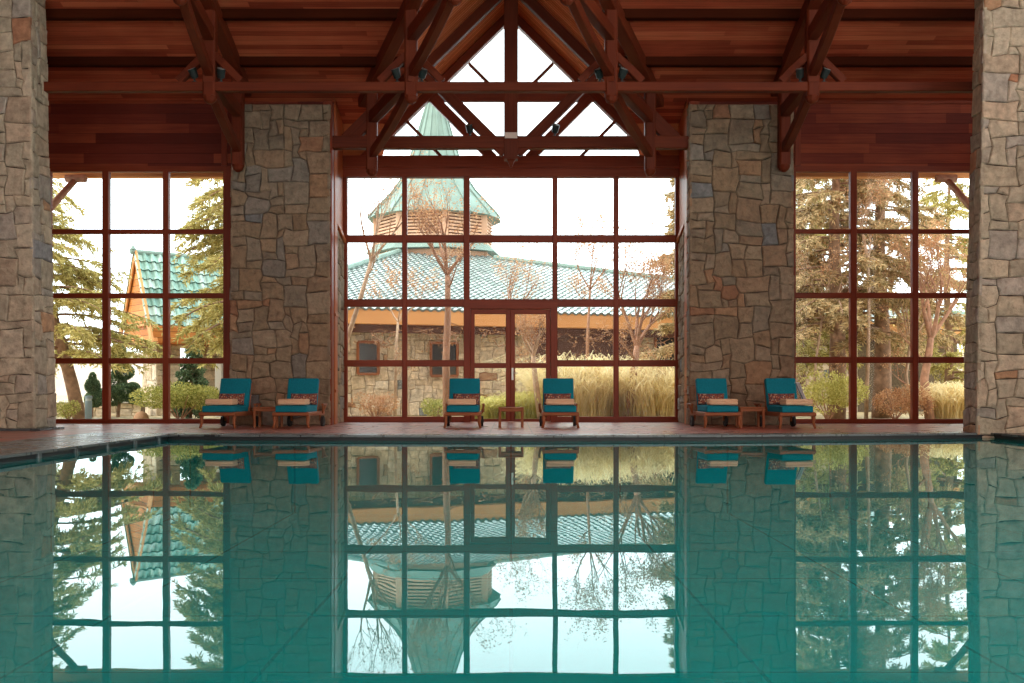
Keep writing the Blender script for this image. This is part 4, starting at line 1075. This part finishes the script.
# ---- bollard, boulder
b = empty('bollard', (PX(88.5, 25.2), 25.2, GND)); tag(b, 'grey blue bollard light standing near the leaning cedar trunk', 'bollard')
m = MB(); m.lathe([(.085, 0), (.085, .50)], 16); m.build('post', M['bollard'], b); m = MB(); m.lathe([(.075, .5), (.075, .56)], 16); m.build('lens', M['lampglass'], b); m = MB(); m.lathe([(.092, .56), (.092, .62), (.06, .635)], 16); m.build('cap', M['bollard'], b)
def blob(mb, c, r, seed, n=14, m=9, rough=.12):
    rg = random.Random(seed); base = len(mb.v); ph = [rg.uniform(0, 6) for _ in range(6)]
    for j in range(m+1):
        for i in range(n):
            th, f = 2*PI*i/n, PI*j/m-PI/2
            dx, dy, dz = math.cos(f)*math.cos(th), math.cos(f)*math.sin(th), math.sin(f)
            k = 1+rough*(math.sin(3*dx+ph[0])+math.sin(4*dy+ph[1])+math.sin(5*dz+ph[2]))*.5
            mb.v.append((c[0]+dx*r[0]*k, c[1]+dy*r[1]*k, c[2]+dz*r[2]*k))
    for j in range(m):
        for i in range(n): mb.face((base+j*n+i, base+j*n+(i+1) % n, base+(j+1)*n+(i+1) % n, base+(j+1)*n+i))
m = MB(); p = P(141, 414, 24.3); blob(m, (p.x, p.y, GND+.1), (.19, .16, .14), 4); o = m.build('boulder', M['boulder'], smooth=True); tag(o, 'small rounded brown boulder before the bright green shrub', 'boulder')

# ---- plants
def leaf_quad(mb, p, dirv, l, w, rg, col):
    dirv = V(dirv).normalized(); s = dirv.cross(V((rg.uniform(-1, 1), rg.uniform(-1, 1), rg.uniform(-1, 1)))).normalized()
    p = V(p); m_ = p+dirv*l*.5
    mb.poly((p, m_+s*w*.5, p+dirv*l, m_-s*w*.5), None, 0, col)
def shrub(name, c, r, n, label, mat, seed, leaf=.07, group=None, cat='shrub', shell=.5, flat=False):
    rg = random.Random(seed); root = empty(name, (c[0], c[1], GND)); tag(root, label, cat, group)
    f = MB(); lumps = [(V((rg.uniform(-.6, .6)*r[0], rg.uniform(-.6, .6)*r[1], rg.uniform(-.1, .45)*r[2])), rg.uniform(.45, .7)) for _ in range(9)] if shell else [(V((0, 0, 0)), 1)]
    for i in range(n):
        o, k = rg.choice(lumps); th = rg.uniform(0, 2*PI); z = rg.uniform(-1, 1); q = math.sqrt(1-z*z)
        d_ = V((q*math.cos(th), q*math.sin(th), z)); rad = rg.uniform(.75, 1.05)*k
        p = V((d_.x*r[0]*rad, d_.y*r[1]*rad, d_.z*r[2]*rad))+o+V((0, 0, c[2]-GND))
        if p.z < .01: continue
        leaf_quad(f, p, d_+V((rg.uniform(-.8, .8), rg.uniform(-.8, .8), rg.uniform(-.3, .9))), leaf*rg.uniform(.7, 1.3), leaf*.6, rg, rg.random())
    f.build('foliage', mat, root)
    s = MB()
    for k in range(6):
        th = k*PI/3; s.tube([(0, 0, 0), (r[0]*.3*math.cos(th), r[1]*.3*math.sin(th), (c[2]-GND)*.6), (r[0]*.6*math.cos(th), r[1]*.6*math.sin(th), c[2]-GND+r[2]*.3)], [.02, .014, .006], 5)
    s.build('stem', M['twig'], root)
    return root
def grass(name, pts, n, h, label, mat, seed, lean=.7, w=.008):
    rg = random.Random(seed); cx = sum(p[0] for p in pts)/len(pts); cy = sum(p[1] for p in pts)/len(pts)
    root = MB()
    for i in range(n):
        b = rg.choice(pts); rr = b[2]*math.sqrt(rg.random()); th = rg.uniform(0, 2*PI); x, y = b[0]+rr*math.cos(th), b[1]+rr*math.sin(th)
        hh = h*b[3]*rg.uniform(.6, 1.1); a = rg.uniform(0, 2*PI); l = lean*hh*rg.uniform(.1, 1.2); dx, dy = math.cos(a)*l, math.sin(a)*l
        sx, sy = -math.sin(a)*w, math.cos(a)*w
        if abs(sx) < w*.5: sx = w*.7
        c = rg.random(); p0 = V((x, y, GND)); p1 = V((x+dx*.3, y+dy*.3, GND+hh*.6)); p2 = V((x+dx, y+dy, GND+hh*rg.uniform(.82, 1)))
        p3 = p2+V((dx*.7, dy*.7, -hh*rg.uniform(.0, .22))); pm = V((x+dx*.12, y+dy*.12, GND+hh*.34))
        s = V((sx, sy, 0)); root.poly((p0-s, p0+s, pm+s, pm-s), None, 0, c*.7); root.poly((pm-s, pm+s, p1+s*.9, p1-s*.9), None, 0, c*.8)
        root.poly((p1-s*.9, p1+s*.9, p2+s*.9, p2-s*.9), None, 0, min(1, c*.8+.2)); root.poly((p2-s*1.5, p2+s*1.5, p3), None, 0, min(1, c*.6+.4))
    root.v = [(x-cx, y-cy, z-GND) for x, y, z in root.v]
    o = root.build(name, mat); o.location = (cx, cy, GND); tag(o, label, 'grass clump'); return o

def limb(mb, rg, p, d_, L, r, depth, tips, up=.15, wob=.25, nmin=3):
    n = max(3, int(L/.25)+2); n = min(n, 7); pts = [V(p)]; rad = [r]; d_ = V(d_).normalized()
    for i in range(1, n):
        d_ = (d_+V((rg.uniform(-wob, wob), rg.uniform(-wob, wob), rg.uniform(-wob, wob)*.6+up*.3))*(1/ max(1, n*.35))).normalized()
        pts.append(pts[-1]+d_*(L/(n-1))); rad.append(r*(1-.55*i/(n-1)))
    mb.tube(pts, rad, 7 if r > .05 else (5 if r > .02 else 3), cap=False)
    if depth == 0: tips.append((pts[-1], d_)); return
    k = rg.choice((3, 4, 4)) if depth > 1 else rg.choice((2, 3, 3))
    for j in range(k):
        t = rg.uniform(.35, 1) if j else 1.0
        i = min(n-1, max(1, int(round(t*(n-1))))); a = rg.uniform(0, 2*PI)
        perp = d_.orthogonal().normalized(); perp.rotate(Matrix.Rotation(a, 3, d_)); sp = rg.uniform(.45, .95)
        limb(mb, rg, pts[i], d_+perp*sp+V((0, 0, up)), L*rg.uniform(.5, .75), rad[i]*.66, depth-1, tips, up, wob)
    tips.append((pts[-1], d_))
def bare_tree(name, base, path, r, label, seed, depth=4, L=1.3, leaves=6, mat='twig', forks=3, group='bare garden trees', leafmat='dryleaf', leaf=.05, spread=.5, up=.3):
    rg = random.Random(seed); root = empty(name, base); tag(root, label, 'tree', group)
    t = MB(); pts = [V(q)-V(base) for q in path]; m = len(pts)
    t.tube(pts, [r*(1-.4*i/(m-1)) for i in range(m)], 8)
    tips = []
    d0 = (pts[-1]-pts[-2]).normalized()
    for k in range(forks):
        a = 2*PI*k/forks+rg.uniform(-.4, .4); limb(t, rg, pts[-1], d0+V((math.cos(a)*spread, math.sin(a)*spread*.6, .1)), L*rg.uniform(.85, 1.2), r*.5, depth, tips, up)
    for k in range(2):
        i = rg.randrange(1, m); a = rg.uniform(0, 2*PI); limb(t, rg, pts[i-1].lerp(pts[i], .6), V((math.cos(a), math.sin(a)*.5, .6)), L*.6, r*.3, depth-1, tips, up)
    t.build('trunk', M[mat], root, smooth=True)
    if leaves:
        f = MB()
        for p, d_ in tips:
            for k in range(leaves):
                if rg.random() < .68: continue
                q = p-d_*rg.uniform(0, .3)+V((rg.uniform(-.06, .06), rg.uniform(-.06, .06), rg.uniform(-.06, .06)))
                leaf_quad(f, q, (rg.uniform(-1, 1), rg.uniform(-1, 1), rg.uniform(-1, .5)), leaf*rg.uniform(.7, 1.4), leaf*.7, rg, rg.random())
        f.build('leaves', M[leafmat], root)
    return root
def conifer(name, base, H, R, label, seed, z0=1.0, nb=60, droop=.35, mat='cedar', lean=(0, 0), trunk=.16, group='conifers outside', dens=1.0, nl=.17, nw=.021, only=None, bark='bark', gap=0):
    rg = random.Random(seed); root = empty(name, base); tag(root, label, 'tree', group)
    t = MB(); f = MB()
    def ctr(z): k = z/H; return V((lean[0]*z+.05*math.sin(z), lean[1]*z, z))
    t.tube([ctr(H*i/9) for i in range(10)], [trunk*(1-.93*i/9)+.01 for i in range(10)], 9)
    for b in range(nb):
        z = z0+(H-z0)*((b+rg.random())/nb); 
        if gap and rg.random() < gap: continue
        k = 1-(z-z0)/(H-z0); L = R*(.18+.82*k**.8)*rg.uniform(.65, 1.1); th = rg.uniform(0, 2*PI)
        if only and not only(th): continue
        dx, dy = math.cos(th), math.sin(th); N = 6; pts = []
        for i in range(N+1):
            u = i/N; pts.append(ctr(z)+V((dx*L*u, dy*L*u, L*(.12*u-droop*u*u))))
        t.tube(pts, [.03*(1-.8*i/N)*(.5+k) for i in range(N+1)], 4, cap=False)
        nsp = max(4, int(20*L/R*dens)+4)
        for j in range(nsp):
            u = rg.uniform(.18, 1); i = min(N-1, int(u*N)); p = pts[i].lerp(pts[i+1], u*N-i)
            sd_ = rg.choice((-1, 1)); dd = V((dx*.7-dy*sd_*.8, dy*.7+dx*sd_*.8, rg.uniform(-.7, .05))).normalized()
            l = (.25+.35*(1-u))*rg.uniform(.6, 1.3)*(R/2.2)**.5
            ns = max(3, int(l/.055))
            for q in range(ns):
                pp = p+dd*(l*q/ns)+V((0, 0, -.12*(q/ns)**2))
                for z_ in range(5):
                    nd_ = dd*.8+V((rg.uniform(-1, 1), rg.uniform(-1, 1), rg.uniform(-.9, .5)))*.8
                    leaf_quad(f, pp, nd_, nl*rg.uniform(.6, 1.2), nw*1.6, rg, rg.random())
    t.build('trunk', M[bark], root, smooth=True); f.build('needles', M[mat], root)
    return root
G0 = lambda px, d: (PX(px, d), d, GND)

# left window: cedars, shrubs, topiary
conifer('cedar', G0(80, 26), 8.6, 2.75, 'leaning cedar with drooping olive sprays at the left column', 3, z0=1.5, nb=125, lean=(-.27, 0), trunk=.17, droop=.26)
conifer('cedar', G0(248, 25), 9.5, 2.35, 'cedar reaching its sprays in front of the turquoise hut roof', 8, z0=2.05, nb=110, droop=.45, only=lambda t: math.cos(t) < .15)
conifer('cypress', G0(190, 27.5), 2.0, .55, 'small dark cypress under the cedar by the hut wall', 12, z0=.1, nb=70, droop=-.3, mat='topiary', nl=.09, trunk=.05)
shrub('green_shrub', (PX(180, 24.6), 24.6, .42), (1.0, .6, .45), 9000, 'wide bright green shrub under the left window', M['shrub'], 2, .055)
shrub('round_bush', (PX(68, 25), 25, .16), (.32, .3, .28), 1500, 'small yellowish round bush at the foot of the leaning cedar', M['shrub'], 7, .045)
tp = empty('topiary', G0(92.5, 28)); tag(tp, 'small teardrop topiary on a stem before the low wall', 'topiary')
def leafball(f, c, r, n, rg, leaf=.04):
    for i in range(n):
        th = rg.uniform(0, 2*PI); z = rg.uniform(-1, 1); q = math.sqrt(1-z*z); d_ = V((q*math.cos(th), q*math.sin(th), z)); k = rg.uniform(.88, 1.05)
        leaf_quad(f, V(c)+V((d_.x*r[0], d_.y*r[1], d_.z*r[2]))*k, d_+V((rg.uniform(-1, 1), rg.uniform(-1, 1), rg.uniform(-1, 1))), leaf*1.5, leaf, rg, rg.random())
rgt = random.Random(3)
f = MB(); zc = PZ(386, 28)-GND; leafball(f, (0, 0, zc), (.17, .17, .19), 2200, rgt); leafball(f, (0, 0, zc+.2), (.07, .07, .16), 700, rgt); leafball(f, (.06, 0, zc-.36), (.24, .24, .2), 2200, rgt); f.build('foliage', M['topiary'], tp)
f = MB(); f.tube([(0, 0, 0), (0, 0, zc)], .025, 6); f.build('stem', M['bark'], tp)
tp = empty('topiary', G0(118, 28.5)); tag(tp, 'tall cloud pruned topiary of dark stacked pads beside the hut', 'topiary')
f = MB(); 
for px, py, r in ((118, 350, .16), (115, 362, .2), (122, 372, .24), (114, 383, .26), (124, 392, .28), (111, 396, .3), (133, 388, .15), (134, 397, .2), (100, 398, .22)):
    leafball(f, (PX(px, 28.5)-PX(118, 28.5), rgt.uniform(-.1, .1), PZ(py, 28.5)-GND), (r*1.12, r*1.12, r*.85), 2200, rgt)
f.build('foliage', M['topiary'], tp); f = MB(); f.tube([(0, 0, 0), (.05, 0, .6), (-.03, 0, 1.9)], [.05, .04, .015], 6); f.build('stem', M['bark'], tp)

# centre window: bare trees, grasses, shrubs
bare_tree('bare_tree', G0(330, 24.5), [P(330, 420, 24.5), P(345, 345, 24.3), P(360, 300, 24.2), P(371, 262, 24.2)], .075, 'bare tree leaning in behind the left stone return', 21, 4, 1.25, 2, mat='palebark', forks=4)
bare_tree('bare_tree', G0(447, 24.8), [P(447, 420, 24.8), P(446, 360, 24.8), P(448, 310, 24.8), P(447.5, 275, 24.8)], .105, 'straight bare tree right behind the lounger left of the door', 33, 5, 1.05, 2, mat='twig', forks=4, spread=.7)
bare_tree('bare_tree', G0(541, 24.5), [P(541, 420, 24.5), P(536, 385, 24.5), P(533, 356, 24.5)], .09, 'low forked bare tree seen through the right door leaf', 45, 4, .62, 5, mat='palebark', forks=4, spread=.75)
bare_tree('bare_tree', G0(628, 25.2), [P(628, 420, 25.2), P(633, 380, 25.2), P(637, 346, 25.2)], .12, 'bare tree with few dry leaves rising from the dry grass', 52, 5, 1.2, 4, mat='twig', forks=4, spread=.6)
bare_tree('bare_tree', G0(515, 28), [P(515, 416, 28), P(514, 360, 28), P(512, 318, 28)], .06, 'thin leafless sapling before the building behind the doors', 61, 4, 1.1, 6, mat='twig', forks=3, spread=.7)
bare_tree('bare_tree', G0(585, 27), [P(585, 416, 27), P(588, 330, 27), P(590, 290, 27)], .05, 'slender sapling with hanging dry leaves right of the doors', 64, 4, .95, 7, mat='twig', forks=4, spread=.7)
bare_tree('bare_tree', G0(395, 27.5), [P(395, 416, 27.5), P(396, 350, 27.5), P(398, 322, 27.5)], .05, 'thin twiggy sapling before the stone wall windows', 68, 4, .8, 5, mat='palebark', forks=4, spread=.9)
conifer('pine', G0(690, 27), 7.5, 1.3, 'narrow brown green pine behind the right stone return', 71, z0=1.6, nb=60, mat='pine', droop=.25)
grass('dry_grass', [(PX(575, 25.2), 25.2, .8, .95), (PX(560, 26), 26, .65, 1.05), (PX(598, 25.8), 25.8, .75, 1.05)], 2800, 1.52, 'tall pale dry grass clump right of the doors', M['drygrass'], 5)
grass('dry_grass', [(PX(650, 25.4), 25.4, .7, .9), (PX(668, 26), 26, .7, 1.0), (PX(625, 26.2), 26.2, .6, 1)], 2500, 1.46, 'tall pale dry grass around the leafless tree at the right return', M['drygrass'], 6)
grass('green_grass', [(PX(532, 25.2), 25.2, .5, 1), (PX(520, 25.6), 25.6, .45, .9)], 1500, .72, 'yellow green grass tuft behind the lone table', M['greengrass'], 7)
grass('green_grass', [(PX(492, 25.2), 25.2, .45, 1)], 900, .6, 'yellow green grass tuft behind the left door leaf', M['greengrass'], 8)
shrub('low_shrub', (PX(436, 25.5), 25.5, .18), (.35, .3, .3), 1500, 'low olive shrub at the foot of the straight bare tree', M['shrub'], 9, .05)
shrub('dry_shrub', (PX(375, 26), 26, .22), (.55, .3, .4), 1600, 'dry brownish shrub before the stone building', M['dryleaf'], 10, .05)

# climbers under the eave of the building
rgv = random.Random(77); f = MB(); vt = MB()
for i in range(42):
    x = rgv.uniform(-4.8, 5.4); q = bx(x, .1)+V((0, 0, Z_E-.5-rgv.uniform(0, .25))); pts = [q]
    for k in range(6): pts.append(pts[-1]+V((rgv.uniform(-.3, .3), rgv.uniform(-.08, .08), rgv.uniform(-.2, .1))))
    vt.tube(pts, .014, 3, cap=False)
    for p in pts:
        for k in range(2): leaf_quad(f, p+V((rgv.uniform(-.15, .15), rgv.uniform(-.1, .1), rgv.uniform(-.15, .15))), (rgv.uniform(-1, 1), rgv.uniform(-1, 1), rgv.uniform(-1, .5)), .07, .05, rgv, rgv.random())
vr = empty('climbing_vine', (0, 30, 2.4)); tag(vr, 'withered vine hanging below the eave of the stone building', 'vine')
relto(vr, vt).build('stem', M['twig'], vr); relto(vr, f).build('leaves', M['dryleaf'], vr)

# right window: dense trees
conifer('pine', G0(836, 26), 9.5, 2.7, 'tall brown green pine nearest the right stone pillar', 101, z0=2.3, nb=85, mat='pine', trunk=.24, droop=.3, dens=1.2, bark='bark')
conifer('pine', G0(881, 27.5), 10.5, 2.8, 'tall brown green pine in the middle of the right window', 102, z0=2.2, nb=90, mat='pine', trunk=.25, droop=.34, dens=1.2)
conifer('cedar', G0(800, 30), 9.5, 2.4, 'dark cedar behind the pines beside the right stone pillar', 103, z0=1.5, nb=70, mat='cedar', droop=.3)
conifer('cedar', G0(948, 33), 9.0, 2.6, 'light cedar far behind the forked tree by the right column', 104, z0=1.0, nb=60, mat='cedar', droop=.25)
bare_tree('bare_tree', G0(930, 25), [P(930, 420, 25), P(924, 380, 25), P(929, 352, 25), P(931, 338, 25)], .13, 'forked leafless tree left of the right column', 105, 5, 1.3, 4, mat='twig', forks=4, spread=.6)
bare_tree('bare_tree', G0(866, 25.4), [P(866, 420, 25.4), P(868, 360, 25.4), P(869, 300, 25.4), P(868, 260, 25.4)], .055, 'slim pale birch like trunk between the two big pines', 106, 4, 1.0, 6, mat='palebark', forks=3)
bare_tree('bare_tree', G0(908, 26), [P(912, 420, 26), P(906, 375, 26), P(910, 345, 26)], .06, 'thin crooked tree between the middle pine and the forked tree', 107, 4, 1.1, 5, mat='palebark', forks=4)
bare_tree('bare_tree', G0(815, 25), [P(812, 420, 25), P(816, 360, 25), P(822, 320, 25)], .04, 'thin pale sapling at the left edge of the right window', 108, 4, 1.0, 4, mat='palebark', forks=4)
shrub('green_shrub', (PX(828, 24.8), 24.8, .5), (.85, .6, .55), 5000, 'loose yellow green shrub at the feet of the pines', M['greengrass'], 110, .06)
shrub('dry_shrub', (PX(895, 25), 25, .35), (.8, .5, .45), 3500, 'tangled dry shrub below the middle pine', M['dryleaf'], 111, .05)
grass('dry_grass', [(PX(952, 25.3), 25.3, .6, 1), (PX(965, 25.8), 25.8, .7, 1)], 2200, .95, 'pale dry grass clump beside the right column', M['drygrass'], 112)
shrub('far_thicket', (PX(900, 38), 38, 1.2), (8, 1.5, 1.6), 9000, 'hazy olive thicket far behind the right hand trees', M['cedar'], 113, .14)

# ================================================================== LIGHT
W = bpy.data.worlds.new('World'); S.world = W; W.use_nodes = True; nt = W.node_tree; nt.nodes.clear()
tc_ = nd(nt, 'ShaderNodeTexCoord'); sp = nd(nt, 'ShaderNodeSeparateXYZ'); lk(nt, tc_.outputs['Generated'], sp.inputs[0])
SKY_F, SKY_B = 5.0, 2.7
mr = nd(nt, 'ShaderNodeMapRange'); mr.inputs['From Min'].default_value = .35; mr.inputs['From Max'].default_value = -.7; mr.inputs['To Min'].default_value = SKY_F; mr.inputs['To Max'].default_value = SKY_B
mr.interpolation_type = 'SMOOTHSTEP'
lk(nt, sp.outputs['Y'], mr.inputs['Value'])
bg = nd(nt, 'ShaderNodeBackground'); bg.inputs['Color'].default_value = c4((.82, .93, .97))
mr2 = nd(nt, 'ShaderNodeMapRange'); mr2.inputs['From Min'].default_value = .3; mr2.inputs['From Max'].default_value = -.5; lk(nt, sp.outputs['Y'], mr2.inputs['Value'])
skc = ramp(nt, mr2.outputs[0], [(0, (.84, .93, .97)), (1, (1.0, .95, .87))]); lk(nt, skc.outputs['Color'], bg.inputs['Color']); lk(nt, mr.outputs[0], bg.inputs['Strength'])
wo_ = nd(nt, 'ShaderNodeOutputWorld'); lk(nt, bg.outputs[0], wo_.inputs[0])
sun = bpy.data.lights.new('Sun', 'SUN'); sun.energy = 2.6; sun.angle = math.radians(4); sun.color = (1, .93, .82)
so = bpy.data.objects.new('Sun', sun); COL.objects.link(so); dirv = V((.66, .28, -.75)); so.rotation_euler = dirv.to_track_quat('-Z', 'Y').to_euler()

# ================================================================== CAMERA
cam = bpy.data.cameras.new('Camera'); cam.sensor_width = 36; cam.sensor_fit = 'HORIZONTAL'; cam.lens = F/1024*36
cam.shift_x = (512-CX)/1024; cam.shift_y = (HY-341.5)/1024; cam.clip_end = 400
co_ = bpy.data.objects.new('Camera', cam); COL.objects.link(co_); co_.location = (0, 0, CZ); co_.rotation_euler = (PI/2, 0, 0); S.camera = co_
S.view_settings.view_transform = 'Standard'; S.view_settings.look = 'None'; S.view_settings.gamma = 1; S.view_settings.use_curve_mapping = False
S.view_settings.exposure = 0.0
S.cycles.max_bounces = 10; S.cycles.diffuse_bounces = 5; S.cycles.transparent_max_bounces = 16
S.cycles.caustics_reflective = False; S.cycles.caustics_refractive = False
